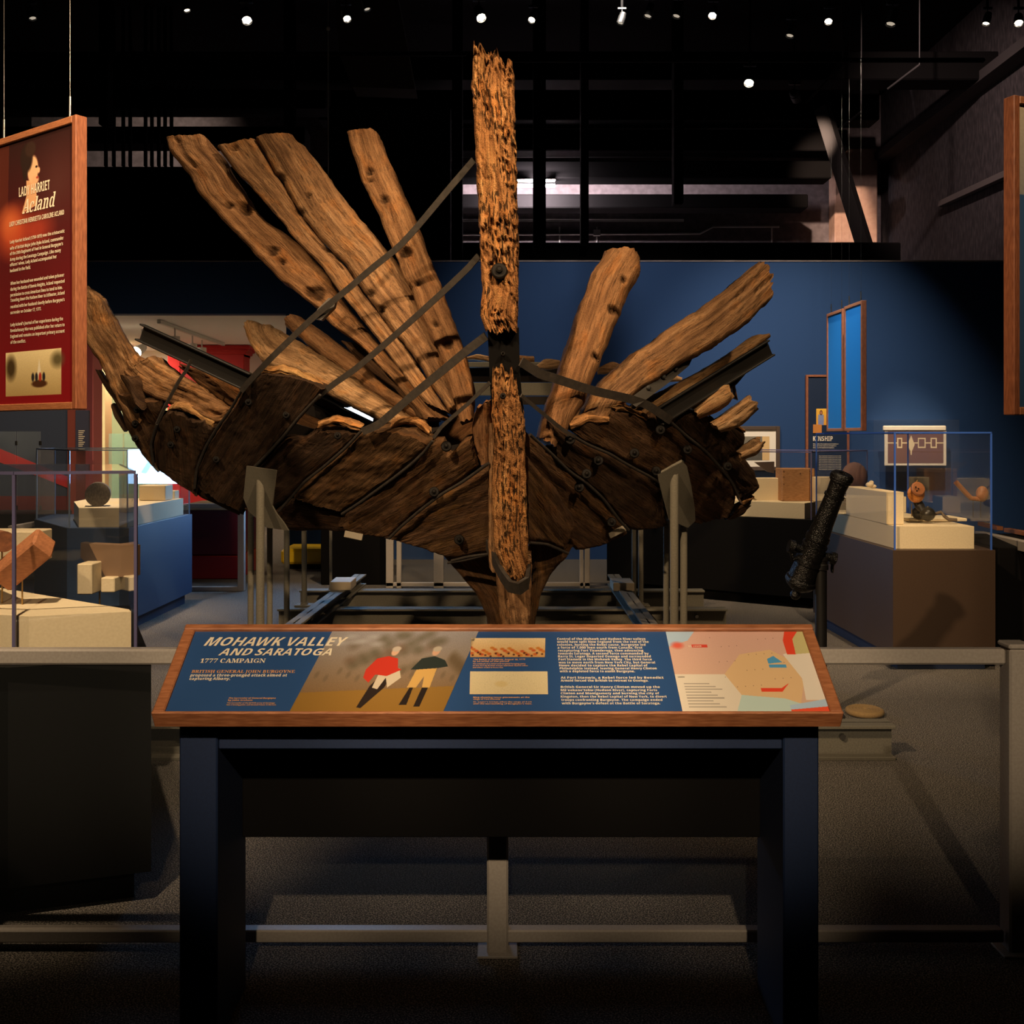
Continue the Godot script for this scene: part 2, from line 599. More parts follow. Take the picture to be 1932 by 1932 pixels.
		for j in MM:
			for q in 3:
				var p0 := base + j * 4 + q
				var f := [p0, p0 + 4, p0 + 5, p0, p0 + 5, p0 + 1]
				if e == 0: f = [p0, p0 + 5, p0 + 4, p0, p0 + 1, p0 + 5]
				idx.append_array(f)
	# orientation: signed volume tells which way the faces run
	var vol := 0.0
	for k in range(0, N * R * 6, 3):
		vol += (V[idx[k]] - c_of(A, B)).dot((V[idx[k + 1]] - c_of(A, B)).cross(V[idx[k + 2]] - c_of(A, B)))
	if vol > 0.0:
		for k in range(0, idx.size(), 3):
			var h := idx[k + 1]; idx[k + 1] = idx[k + 2]; idx[k + 2] = h
	var NN := PackedVector3Array()
	NN.resize(V.size())
	for k in range(0, idx.size(), 3):
		var i0 := idx[k]; var i1 := idx[k + 1]; var i2 := idx[k + 2]
		var fn := (V[i2] - V[i0]).cross(V[i1] - V[i0])
		NN[i0] += fn; NN[i1] += fn; NN[i2] += fn
	for k in NN.size(): NN[k] = NN[k].normalized() if NN[k].length() > 1e-12 else Vector3.UP
	var arr := []
	arr.resize(Mesh.ARRAY_MAX)
	arr[Mesh.ARRAY_VERTEX] = V
	arr[Mesh.ARRAY_NORMAL] = NN
	arr[Mesh.ARRAY_TEX_UV] = U
	arr[Mesh.ARRAY_TEX_UV2] = U
	arr[Mesh.ARRAY_COLOR] = Cc
	arr[Mesh.ARRAY_INDEX] = idx
	var am := ArrayMesh.new()
	am.add_surface_from_arrays(Mesh.PRIMITIVE_TRIANGLES, arr)
	return hang(am, called, mat, parent, o.get("label", ""))

func w_of(w: float) -> float:
	return w

func c_of(A: PackedVector3Array, B: PackedVector3Array) -> Vector3:
	return (A[A.size() / 2] + B[A.size() / 2]) / 2.0

func pl(nums: Array) -> Array:
	var out := []
	for i in range(0, nums.size(), 2): out.append(Vector2(nums[i], nums[i + 1]))
	return out

# distance of the hull's outer skin at a picture point
func skin(p: Vector2) -> float:
	var x := p.x - 962.0
	return 5.5 + 0.0023 * (p.y - 800.0) + (-x * 0.00165 if x < 0.0 else x * 0.0026)

func skin_off(off: float) -> Callable:
	return func(p: Vector2) -> float: return skin(p) + off

func flat(d: float) -> Callable:
	return func(_p: Vector2) -> float: return d

func ramp2(p0: Vector2, d0: float, p1: Vector2, d1: float) -> Callable:
	return func(p: Vector2) -> float:
		var v := p1 - p0
		return lerpf(d0, d1, clampf((p - p0).dot(v) / v.length_squared(), -0.2, 1.2))

# ---------------------------------------------------------------- lamps
# a can spotlight hanging from the lighting grid, aimed at a point, with its own light just before the lens
func can_light(label: String, where: Vector3, aim: Vector3, r: float, shine: float, energy: float, angle: float, col: Color, soft := 0.05) -> Node3D:
	var o := thing("track_spotlight", label, "spotlight", where, "spotlights on the dark ceiling grid")
	var z := (aim - where).normalized()
	var st := gs()
	var back := where - z * r * 3.4
	lathe(st, Transform3D(frame_of(z), back), [Vector2(r * 0.75, 0), Vector2(r * 0.95, r * 0.25), Vector2(r * 0.95, r * 1.1), Vector2(r * 1.08, r * 1.2), Vector2(r * 1.08, r * 3.5), Vector2(r * 0.98, r * 3.5), Vector2(r * 0.98, r * 3.1)], 20)
	put(st, "housing", M.black_metal, o)
	st = gs()
	lathe(st, Transform3D(frame_of(z), where - z * r * 0.3), [Vector2(r * 0.97, 0), Vector2(0.0001, r * 0.16)], 6, false)
	put(st, "lens", glow(col, shine), o)
	st = gs()
	var top := back + z * r * 1.5 + Vector3(0, r * 2.6, 0)
	cyl(st, back + z * r * 1.5, top, r * 0.16, r * 0.16, 8)
	box(st, Transform3D(Basis(), top), Vector3(r * 2.6, r * 0.6, r * 0.7), 0.004)
	put(st, "mounting_yoke", M.black_metal, o)
	st = gs()
	cyl(st, top, Vector3(top.x, 8.6, top.z), 0.012, 0.012, 6)
	put(st, "drop_rod", M.black, o)
	if energy > 0.0:
		var l := SpotLight3D.new()
		l.name = "beam"
		l.light_color = col
		l.light_energy = energy
		l.light_size = soft
		l.spot_angle = angle
		l.spot_angle_attenuation = 1.0
		l.spot_range = 40.0
		l.spot_attenuation = 2.0
		l.shadow_enabled = true
		o.add_child(l)
		l.global_position = where + z * r * 0.5
		l.look_at(aim, Vector3.UP if absf(z.y) < 0.98 else Vector3.RIGHT)
	return o

func area(called: String, where: Vector3, aim: Vector3, size: Vector2, energy: float, col: Color) -> void:
	var l := AreaLight3D.new()
	l.name = called
	l.area_size = size
	l.light_energy = energy
	l.light_color = col
	l.area_range = 30.0
	l.area_attenuation = 2.0
	l.shadow_enabled = true
	add_child(l)
	l.position = where
	l.look_at(aim, Vector3.UP if absf((aim - where).normalized().y) < 0.98 else Vector3.RIGHT)

# ================================================================ the scene
func _ready() -> void:
	# ---- camera, air, exposure
	var cam := Camera3D.new()
	cam.name = "camera"
	cam.projection = Camera3D.PROJECTION_FRUSTUM
	cam.near = 0.05
	cam.far = 80.0
	cam.size = 0.05
	cam.frustum_offset = Vector2(0, -(966.0 - HZ) / 1932.0 * 0.05)
	add_child(cam)
	cam.position = Vector3(0, EYE, 0)
	cam.current = true
	var we := WorldEnvironment.new()
	we.name = "world"
	var env := Environment.new()
	env.background_mode = Environment.BG_COLOR
	env.background_color = Color.BLACK
	env.tonemap_mode = Environment.TONE_MAPPER_LINEAR
	env.tonemap_exposure = 1.0
	env.sdfgi_enabled = true
	env.ssao_enabled = true
	env.ssil_enabled = true
	we.environment = env
	add_child(we)
	nz.seed = 5; nz.frequency = 0.05; nz.fractal_octaves = 3
	nfine.seed = 9; nfine.frequency = 0.5; nfine.fractal_type = FastNoiseLite.FRACTAL_RIDGED; nfine.fractal_octaves = 3
	ncell.seed = 4; ncell.frequency = 9.0; ncell.noise_type = FastNoiseLite.TYPE_CELLULAR; ncell.fractal_octaves = 2
	font_bold.font_names = PackedStringArray(["Droid Sans"]); font_bold.font_weight = 700
	font_serif.font_names = PackedStringArray(["Droid Serif"]); font_serif.font_weight = 700
	materials()
	lamps()
	room()
	gallery_beyond()
	ceiling_works()
	build_wreck()
	build_cradle()
	info_panel()
	guard_rails()
	left_cases()
	right_cases()
	swivel_gun()
	hanging_panels()
	wall_pieces()

func materials() -> void:
	M.black_metal = std(C(16, 15, 15), 0.55, 0.0)
	M.black = std(C(8, 7, 7), 0.9)
	M.black.metallic_specular = 0.25
	M.plate_black = std(C(10, 9, 9), 0.6)
	M.plate_black.metallic_specular = 0.2
	M.washer = std(C(17, 14, 12), 0.65)
	M.washer.metallic_specular = 0.25
	M.soft_black = std(C(20, 18, 18), 0.9)
	M.grey_paint = grainy(C(104, 100, 90), C(116, 112, 101), 31, 0.08, Vector3(2, 2, 2), 0.8)
	M.grey_paint.metallic_specular = 0.25
	M.grey_rail = grainy(C(156, 148, 140), C(166, 158, 150), 32, 0.08, Vector3(2, 2, 2), 0.45)
	M.steel_dark = std(C(26, 24, 23), 0.5, 0.2)
	M.strap = grainy(C(34, 30, 27), C(54, 47, 41), 33, 0.03, Vector3(2, 2, 2), 0.6)
	M.bright_steel = std(C(150, 148, 145), 0.3, 1.0)
	M.navy = grainy(C(18, 54, 98), C(21, 58, 104), 34, 0.2, Vector3(1, 1, 1), 0.85)
	M.navy_base = grainy(C(15, 32, 64), C(18, 37, 71), 35, 0.2, Vector3(1, 1, 1), 0.6)
	M.print_blue = std(C(40, 76, 128), 0.5)
	M.dark_base = grainy(C(62, 47, 36), C(68, 52, 40), 36, 0.2, Vector3(1, 1, 1), 0.5)
	M.beige = grainy(C(214, 196, 160), C(222, 205, 170), 37, 0.1, Vector3(1.5, 1.5, 1.5), 0.8)
	M.cream = std(C(225, 214, 196), 0.8)
	M.white = std(C(232, 230, 224), 0.8)
	M.red_paint = std(C(170, 12, 18), 0.6)
	M.red_stripe = std(C(205, 30, 26), 0.7)
	M.maroon = std(C(92, 14, 24), 0.35)
	M.rose = std(C(186, 100, 98), 0.8)
	M.slate = std(C(52, 62, 84), 0.8)
	M.sage = std(C(150, 164, 130), 0.8)
	M.yellow = std(C(235, 195, 10), 0.5)
	M.brass = std(C(176, 140, 80), 0.35, 0.8)
	M.iron = grainy(C(8, 8, 8), C(16, 15, 15), 38, 0.06, Vector3(3, 3, 3), 0.32)
	M.iron.metallic = 0.2
	M.iron.heightmap_enabled = true
	M.iron.heightmap_texture = noise_tex(61, 0.08, [], 4)
	M.iron.heightmap_scale = 0.5
	M.concrete = grainy(C(120, 110, 110), C(140, 130, 130), 39, 0.02, Vector3(0.5, 0.5, 0.5), 0.9)
	M.dark_wall = grainy(C(34, 31, 33), C(66, 60, 62), 40, 0.05, Vector3(0.6, 0.15, 0.6), 0.9)
	M.peach = grainy(C(196, 158, 136), C(206, 170, 146), 41, 0.03, Vector3(0.5, 0.5, 0.5), 0.9)
	M.pane = pane(C(235, 240, 245), 0.006)
	M.glass = pane(C(225, 235, 238), 0.012)
	M.pane_edge = std(C(92, 88, 120), 0.2)
	M.pane_edge_pale = std(C(116, 134, 158), 0.2)
	M.pane_edge_blue = std(C(60, 100, 190), 0.2)
	M.red_glass = pane(C(90, 10, 20), 0.9, 0.08)
	M.cream_ink = std(C(236, 222, 196), 0.7)
	M.orange_ink = std(C(222, 160, 96), 0.7)
	M.rope = grainy(C(112, 88, 52), C(156, 128, 82), 42, 0.1, Vector3(4, 4, 4), 0.9)
	# carpet: loops of three greys
	var carpet := std(Color.WHITE, 1.0)
	carpet.albedo_texture = noise_tex(51, 0.35, [[0.34, C(26, 24, 22)], [0.5, C(72, 67, 62)], [0.64, C(150, 141, 131)]], 2)
	carpet.uv1_triplanar = true
	carpet.uv1_world_triplanar = true
	carpet.uv1_scale = Vector3(0.9, 0.9, 0.9)
	carpet.heightmap_enabled = true
	carpet.heightmap_texture = noise_tex(52, 0.35, [], 2)
	carpet.heightmap_scale = 0.6
	M.carpet = carpet
	# woods
	M.frame_wood = grainy(C(120, 68, 44), C(158, 96, 64), 43, 0.03, Vector3(9, 0.9, 9), 0.5)
	M.frame_wood_flat = grainy(C(142, 86, 54), C(184, 120, 80), 44, 0.03, Vector3(0.9, 9, 9), 0.5)
	M.plank_pine = grainy(C(150, 104, 62), C(178, 128, 80), 45, 0.02, Vector3(1.5, 9, 1.5), 0.7)
	M.oak = wood(71, C(78, 56, 40), C(134, 100, 70), C(172, 138, 104), 0.3, 0.8)
	M.oak_red = wood(82, C(72, 49, 32), C(128, 92, 62), C(164, 126, 90), 0.25, 0.6)
	M.oak_pale = wood(93, C(96, 72, 50), C(158, 124, 90), C(196, 166, 130), 0.3, 0.9)
	M.oak_pitted = wood(104, C(80, 54, 34), C(146, 106, 70), C(190, 154, 114), 1.0, 0.8, 1.3)
	M.oak_dark = wood(115, C(42, 30, 22), C(76, 55, 39), C(110, 84, 60), 0.3, 0.5)
	M.oak_black = wood(126, C(34, 25, 19), C(57, 42, 31), C(84, 63, 47), 0.25, 0.5)
	M.inner_shade = std(C(30, 22, 17), 0.95)  # near-black brown with the shade inside the hull put into its colour

# every lamp that lights the hall, in view or above and behind the camera, some added
func lamps() -> void:
	var warm := Color(1.0, 0.85, 0.66)
	var warm2 := Color(1.0, 0.88, 0.72)
	# the beams on the wreck
	can_light("spotlight above and left of the viewer aimed at the wreck's right side", Vector3(-3.4, 5.5, 0.2), Vector3(0.7, 1.4, -6.0), 0.07, 0.4, 62.0, 20.0, warm, 0.09)
	can_light("spotlight above and right of the viewer aimed at the wreck's left timbers", Vector3(2.5, 5.5, -0.6), Vector3(-0.9, 2.3, -6.0), 0.07, 0.4, 46.0, 21.0, warm, 0.09)
	can_light("spotlight high above the viewer aimed at the tall stem post", Vector3(0.5, 6.2, -0.2), Vector3(-0.05, 2.6, -5.3), 0.07, 0.4, 32.0, 13.0, warm, 0.09)
	can_light("added unseen fill spotlight high at the left aimed at the wreck's left end", Vector3(-4.2, 5.6, -2.4), Vector3(-2.2, 1.4, -6.2), 0.07, 0.4, 20.0, 20.0, warm, 0.09)  # fill lamp added out of view to lift the dark left planks
	can_light("spotlight above the wreck's right end", Vector3(3.4, 5.6, -4.6), Vector3(2.1, 1.8, -6.5), 0.07, 0.4, 15.0, 15.0, warm, 0.09)
	# wall washers; the last two are added
	can_light("spotlight above the hall aimed at the middle of the blue wall", Vector3(1.0, 5.9, -9.0), Vector3(1.4, 2.2, -13.0), 0.07, 0.4, 15.0, 34.0, Color(1, 0.95, 0.9))
	can_light("spotlight above the hall aimed at the framed panels on the blue wall", Vector3(3.2, 5.9, -9.4), Vector3(3.7, 1.6, -13.0), 0.07, 0.4, 32.0, 28.0, Color(1, 0.92, 0.82))
	can_light("added unseen spotlight brightening the woven belt", Vector3(4.4, 5.9, -9.9), Vector3(5.04, 1.45, -12.8), 0.06, 0.4, 34.0, 8.0, warm2)  # narrow lamp added out of view to brighten the belt
	can_light("added unseen spotlight brightening the slate wall with red bands", Vector3(-4.6, 5.9, -8.6), Vector3(-6.2, 1.2, -13.0), 0.07, 0.4, 20.0, 16.0, warm2)  # lamp added out of view to brighten the dim red bands
	# cases, panels, floor
	can_light("spotlight above the acrylic case at the right", Vector3(2.4, 5.6, -5.0), Vector3(2.9, 0.9, -7.3), 0.07, 0.4, 21.0, 17.0, warm2)
	can_light("spotlight above the low case behind the wreck's right side", Vector3(1.2, 5.6, -7.8), Vector3(2.3, 0.9, -10.0), 0.07, 0.4, 26.0, 18.0, warm2)
	can_light("spotlight above the near acrylic case at the left", Vector3(-1.4, 4.8, -2.2), Vector3(-1.75, 0.85, -3.8), 0.07, 0.4, 20.0, 15.0, warm2)
	can_light("spotlight above the far acrylic case at the left", Vector3(-3.3, 5.6, -8.6), Vector3(-3.5, 0.9, -8.9), 0.07, 0.4, 34.0, 14.0, warm2)
	can_light("spotlight in front of the red hanging panel", Vector3(-0.7, 4.1, -2.8), Vector3(-2.15, 2.35, -4.7), 0.06, 0.4, 12.0, 24.0, warm2)
	can_light("spotlight in front of the blue hanging panel at the right edge", Vector3(1.2, 4.4, -2.2), Vector3(2.1, 2.4, -4.2), 0.06, 0.4, 6.0, 17.0, warm2)
	for s in [[-0.58, "left"], [0.0, "middle"], [0.58, "right"]]:
		can_light("added unseen spotlight brightening the %s third of the reading rail" % s[1], Vector3(s[0] * 0.6, 3.3, 1.2), Vector3(s[0], 0.96, -2.64), 0.05, 0.4, 17.0, 7.6, warm2)  # three narrow lamps added so the print is lit and the floor stays dark
	can_light("added unseen spotlight behind the viewer brightening the left end of the guard rail", Vector3(-0.6, 3.4, 2.0), Vector3(-1.4, 0.94, -3.1), 0.06, 0.4, 17.0, 7.0, warm2)  # narrow lamp added to brighten this end of the rail
	can_light("added unseen spotlight behind the viewer brightening the right end of the guard rail", Vector3(0.6, 3.4, 2.0), Vector3(1.4, 0.94, -3.1), 0.06, 0.4, 15.0, 7.0, warm2)  # added likewise for the other rail end
	can_light("spotlight above the carpet behind the wreck", Vector3(-1.0, 5.8, -8.6), Vector3(-0.7, 0.0, -11.0), 0.07, 0.4, 14.0, 26.0, warm2)
	can_light("spotlight above the carpet left of the wreck", Vector3(-2.4, 5.6, -5.6), Vector3(-2.1, 0.0, -7.4), 0.07, 0.4, 8.0, 20.0, warm2)
	can_light("spotlight above the carpet right of the wreck", Vector3(2.2, 5.6, -4.4), Vector3(1.9, 0.0, -5.4), 0.07, 0.4, 4.5, 20.0, warm2)
	can_light("spotlight between the two light blue hanging panels and the hall", Vector3(1.9, 5.9, -9.6), Vector3(3.5, 2.0, -10.9), 0.06, 0.4, 24.0, 16.0, Color(0.9, 0.95, 1.0))
	# lamps that the photo shows on the grid
	var seen := [
		[62, 35, 10.0, 0.036, 0.4, "faint spotlight at the top left corner of the ceiling"],
		[353, 20, 10.0, 0.032, 3.0, "small spotlight above the left end of the wreck, left of its brighter neighbour"],
		[466, 39, 10.0, 0.05, 9.0, "white spotlight above the widest slanting timber"],
		[655, 36, 9.0, 0.036, 7.0, "spotlight with a long can beside the pale duct"],
		[693, 18, 9.0, 0.03, 0.4, "small spotlight tilted right beside the pale duct"],
		[908, 34, 9.5, 0.046, 40.0, "brilliant spotlight right above the tall stem post"],
		[1003, 38, 9.5, 0.034, 10.0, "spotlight just right of the brilliant one over the stem post"],
		[1170, 44, 9.5, 0.032, 0.4, "dim spotlight seen edge on between brighter ones"],
		[1222, 31, 10.0, 0.04, 0.4, "left of two dim greenish spotlights side by side"],
		[1276, 31, 10.0, 0.04, 0.4, "right of two dim greenish spotlights side by side"],
		[1344, 30, 9.5, 0.038, 30.0, "brilliant oval spotlight near the top edge, right of the middle"],
		[1413, 157, 11.0, 0.052, 40.0, "brilliant lone spotlight hanging lowest below the ceiling"],
		[1490, 68, 10.0, 0.04, 0.4, "dim spotlight hanging a little below the others at the right"],
		[1563, 41, 9.5, 0.036, 12.0, "white flat spotlight above the diagonal brace"],
		[1680, 46, 9.5, 0.045, 0.4, "dim spotlight in the row of black cans at the upper right"],
		[1860, 45, 9.0, 0.032, 4.0, "small bright spotlight at the upper right, left of the last one"],
		[1922, 44, 9.0, 0.036, 14.0, "white spotlight at the right edge of the ceiling"]]
	for s in seen:
		var p := at(s[0], s[1], s[2])
		var aim := p + Vector3(signf(966.0 - s[0]) * 0.5, -1.6, 1.1 if s[4] > 5.0 else 0.25)
		can_light(s[5], p, aim, s[3], s[4], 0.0, 24.0, Color(1.0, 0.93, 0.82))

func room() -> void:
	var st := gs()
	bx(st, Vector3(-10.2, -0.2, 4.2), Vector3(7.9, 0.0, -21.4), 0.0)
	structure(st, "floor", M.carpet, "grey speckled loop carpet across the whole hall")
	st = gs()
	bx(st, Vector3(-10.2, 8.6, 4.2), Vector3(7.9, 8.8, -21.4), 0.0)
	structure(st, "ceiling", M.black, "black painted ceiling high above the hall")
	st = gs()
	bx(st, Vector3(7.6, 0, 4.2), Vector3(7.9, 8.6, -21.4), 0.0)
	structure(st, "wall_right", M.dark_wall, "dark rough wall of the building at the right")
	st = gs()
	bx(st, Vector3(-10.2, 0, 4.2), Vector3(-9.9, 8.6, -21.4), 0.0)
	structure(st, "wall_left", M.black, "black wall of the building at the left")
	st = gs()
	bx(st, Vector3(-9.9, 0, 3.9), Vector3(7.6, 8.6, 4.2), 0.0)
	structure(st, "wall_front", M.black, "black wall behind the viewer")
	st = gs()
	bx(st, Vector3(-9.9, 0, -21.1), Vector3(7.6, 8.6, -21.4), 0.0)
	structure(st, "wall_rear", M.concrete, "grey rear wall of the building seen above the blue partition")
	# blue partition with an opening at its left
	var top := EYE + (HZ - 494.0) * 13.0 / F
	var lintel := EYE + (HZ - 592.0) * 13.0 / F
	var xl := (130.0 - 966.0) * 13.0 / F
	var xr := (540.0 - 966.0) * 13.0 / F
	st = gs()
	bx(st, Vector3(xr, 0, -13.0), Vector3(7.6, top, -13.2), 0.0)
	bx(st, Vector3(xl, lintel, -13.0), Vector3(xr, top, -13.2), 0.0)
	bx(st, Vector3(-9.9, lintel, -13.0), Vector3(xl, top, -13.2), 0.0)
	structure(st, "wall_back", M.navy, "navy blue partition wall behind the wreck with an opening at its left")
	st = gs()
	bx(st, Vector3(-9.9, top, -12.99), Vector3(7.6, top + 0.018, -13.21), 0.003)
	structure(st, "trim_1", M.concrete, "pale bare edge along the top of the blue partition")
	# left piece of the partition: slate with a red zigzag
	st = gs()
	bx(st, Vector3(-9.9, 0, -13.0), Vector3(xl, lintel, -13.2), 0.0)
	structure(st, "wall_slate", M.slate, "slate grey partition with red zigzag bands at the far left")
	st = gs()
	var band := PackedVector2Array([Vector2(-60, 822), Vector2(128, 900), Vector2(128, 921), Vector2(84, 903), Vector2(20, 880), Vector2(-60, 850)])
	px_slab(st, band, flat(12.985), 0.012)
	structure(st, "trim_2", M.red_stripe, "upper red diagonal band on the slate wall")
	st = gs()
	px_slab(st, PackedVector2Array([Vector2(-60, 936), Vector2(128, 936), Vector2(128, 975), Vector2(-60, 975)]), flat(12.985), 0.012)
	structure(st, "trim_3", std(C(110, 34, 32), 0.7), "dull red band low on the slate wall")
	# wall end in brown red with a small text panel
	st = gs()
	bx(st, at(127, 640, 12.9) * Vector3(1, 0, 1), Vector3(at(143, 0, 12.9).x, lintel, -13.2), 0.004)
	structure(st, "trim_4", std(C(128, 58, 48), 0.7), "brown red end of the slate partition")

func gallery_beyond() -> void:
	# the bright gallery through the opening at the left
	var h := EYE + (HZ - 592.0) * 13.0 / F + 0.02
	var st := gs()
	bx(st, Vector3(-9.9, h, -13.2), Vector3(-2.75, h + 0.15, -19.0), 0.0)
	structure(st, "ceiling_gallery", M.white, "white ceiling of the gallery beyond the opening")
	st = gs()
	bx(st, Vector3(-2.8, 0, -13.2), Vector3(-2.6, h, -19.0), 0.0)
	structure(st, "wall_gallery_right", M.white, "white right wall of the gallery beyond the opening")
	st = gs()
	bx(st, Vector3(-9.9, 0, -18.8), Vector3(-2.8, h, -19.0), 0.0)
	structure(st, "wall_gallery_back", M.white, "white back wall of the gallery beyond the opening")
	st = gs()
	bx(st, Vector3(at(157, 0, 13.6).x, 0, -13.6), Vector3(at(176, 0, 13.6).x, h, -13.9), 0.004)
	structure(st, "trim_5", M.rose, "dusty rose pier at the left of the opening")
	st = gs()
	bx(st, Vector3(at(176, 0, 17).x, 0, -17), Vector3(at(198, 0, 17).x, h, -17.3), 0.004)
	structure(st, "trim_6", std(C(236, 222, 170), 0.8), "cream pier beyond the rose one")
	st = gs()
	bx(st, Vector3(at(198, 0, 18.6).x, 0, -18.6), Vector3(at(320, 0, 18.6).x, EYE + (HZ - 745.0) * 18.6 / F, -18.8), 0.004)
	structure(st, "wall_sage", M.sage, "sage green low wall in the gallery beyond")
	# red door surround with a cornice
	var d := thing("red_door_surround", "bright red door surround with a stepped cornice in the gallery beyond", "door surround", at(390, 0, 17.6) * Vector3(1, 0, 1))
	st = gs()
	bx(st, at(316, 664, 17.6) * Vector3(1, 0, 1) , Vector3(at(340, 0, 17.6).x, at(0, 664, 17.6).y, -18.0), 0.01)
	put(st, "jamb", std(C(215, 20, 28), 0.6), d)
	st = gs()
	bx(st, at(340, 664, 17.6) * Vector3(1, 0, 1) , Vector3(at(460, 0, 17.6).x, at(0, 664, 17.6).y, -18.0), 0.01)
	put(st, "door_leaf", M.red_paint, d, "darker red door leaf")
	for k in 4:
		st = gs()
		var y0 := at(0, 668 - k * 5.0, 17.6).y - 0.05
		bx(st, Vector3(at(316 - k * 4.0, 0, 17.6).x, y0, -17.6 + 0.03 * k), Vector3(at(460 + k * 4.5, 0, 17.6).x, y0 + 0.06, -18.05), 0.012)
		put(st, "cornice_step", M.red_paint, d)
	# track with three can lamps under the ceiling
	var t := thing("track_light", "white lighting track with hanging cans on the gallery ceiling", "track light", at(400, 620, 15))
	st = gs()
	bar(st, Vector3(at(300, 597, 13.8).x, h - 0.03, -13.8), Vector3(at(428, 642, 17.4).x, h - 0.03, -17.2), 0.05, 0.05)
	put(st, "track", std(C(190, 188, 182), 0.5), t)
	for s in [[330, 14.4], [363, 15.5], [381, 16.2]]:
		st = gs()
		var p := Vector3(at(s[0], 0, s[1]).x, h - 0.05, -s[1])
		cyl(st, p, p - Vector3(0, 0.12, 0), 0.012, 0.012, 8)
		cyl(st, p - Vector3(0, 0.12, 0), p - Vector3(0, 0.34, 0), 0.07, 0.07, 16)
		put(st, "can", std(C(196, 194, 186), 0.5), t)
	var k := thing("gallery_spotlight", "white spotlight glowing beside the left wreck timber in the gallery", "spotlight", at(258, 664, 15))
	st = gs()
	cyl(st, at(270, 655, 15.1), at(257, 664, 14.9), 0.06, 0.08, 16)
	put(st, "housing", M.white, k)
	st = gs()
	cyl(st, at(257, 664, 14.9), at(255.5, 665, 14.88), 0.075, 0.07, 16)
	put(st, "lens", glow(Color(1.0, 0.9, 0.75), 14.0), k)
	st = gs()
	cyl(st, at(268, 656, 15.08), Vector3(at(268, 656, 15.08).x, h, -15.08), 0.012, 0.012, 8)
	put(st, "stem", M.white, k)
	# ceiling panel lights that make the gallery bright
	for z in [-14.8, -17.2]:
		var g := thing("gallery_ceiling_light", "square ceiling light in the gallery beyond, %s" % ("nearer the opening" if z > -16.0 else "farther from the opening"), "ceiling light", Vector3(-6.8, h, z), "square gallery ceiling lights")
		st = gs()
		bx(st, Vector3(-7.1, h - 0.02, z - 0.3), Vector3(-6.5, h + 0.01, z + 0.3))
		put(st, "diffuser", glow(Color(1.0, 0.9, 0.76), 3.0), g)
		area("gallery_light", Vector3(-6.8, h - 0.06, z), Vector3(-6.8, 0, z), Vector2(0.6, 0.6), 13.0, Color(1.0, 0.9, 0.76))
	# glass screen in the gallery
	var gl := thing("glass_screen", "greenish glass screen before the sage wall in the gallery", "glass screen", at(225, 900, 16.5) * Vector3(1, 0, 1))
	for s in [[205, 232], [234, 262]]:
		st = gs()
		bx(st, Vector3(at(s[0], 0, 16.5).x, 0.3, -16.5), Vector3(at(s[1], 0, 16.5).x, at(0, 818, 16.5).y, -16.52), 0.002)
		put(st, "glass_panel", pane(C(150, 210, 190), 0.25), gl)
	st = gs()
	for x in [205, 232, 262]:
		bx(st, Vector3(at(x, 0, 16.5).x - 0.02, 0.3, -16.49), Vector3(at(x, 0, 16.5).x + 0.02, 0.36, -16.53))
		bx(st, Vector3(at(x, 0, 16.5).x - 0.02, 0.0, -16.49), Vector3(at(x, 0, 16.5).x + 0.02, 0.34, -16.53))
	put(st, "foot_clamp", M.black_metal, gl)
	# maroon display base under the opening
	var mb := thing("maroon_display_base", "glossy dark maroon display base under the left of the wreck", "display base", at(400, 1110, 11.2) * Vector3(1, 0, 1))
	st = gs()
	bx(st, Vector3(at(340, 0, 11.2).x, 0.26, -11.2), Vector3(at(452, 0, 11.2).x, at(0, 962, 11.2).y, -12.0), 0.01)
	put(st, "body", M.maroon, mb)
	st = gs()
	bx(st, Vector3(at(340, 0, 11.2).x, 0.0, -11.17), Vector3(at(452, 0, 11.2).x, 0.255, -12.0), 0.01)
	put(st, "plinth", std(C(140, 24, 26), 0.4), mb)
	st = gs()
	bx(st, Vector3(at(338, 0, 11.2).x, at(0, 962, 11.2).y, -11.16), Vector3(at(454, 0, 11.2).x, at(0, 953, 11.2).y, -12.02), 0.008)
	put(st, "top_rail", M.beige, mb)
	var yb := thing("yellow_bench", "low yellow bench on the carpet seen between the support posts", "bench", at(575, 1068, 12.3) * Vector3(1, 0, 1))
	st = gs()
	bx(st, Vector3(at(540, 0, 12.3).x, 0.06, -12.0), Vector3(at(660, 0, 12.3).x, 0.24, -12.6), 0.03)
	put(st, "seat", M.yellow, yb)
	st = gs()
	bx(st, Vector3(at(545, 0, 12.3).x, 0.0, -12.05), Vector3(at(655, 0, 12.3).x, 0.06, -12.55), 0.01)
	put(st, "base", M.black, yb)

func beam(label: String, x0: float, x1: float, y0: float, y1: float, d: float, depth := 0.5, mat: Material = null, called := "ceiling_beam", category := "beam") -> void:
	var st := gs()
	bx(st, at(x0, y0, d), at(x1, y1, d) - Vector3(0, 0, depth), 0.02)
	tag(put(st, called, mat if mat else M.black, self), label, category, "")
	get_child(get_child_count() - 1).name = numbered(called)

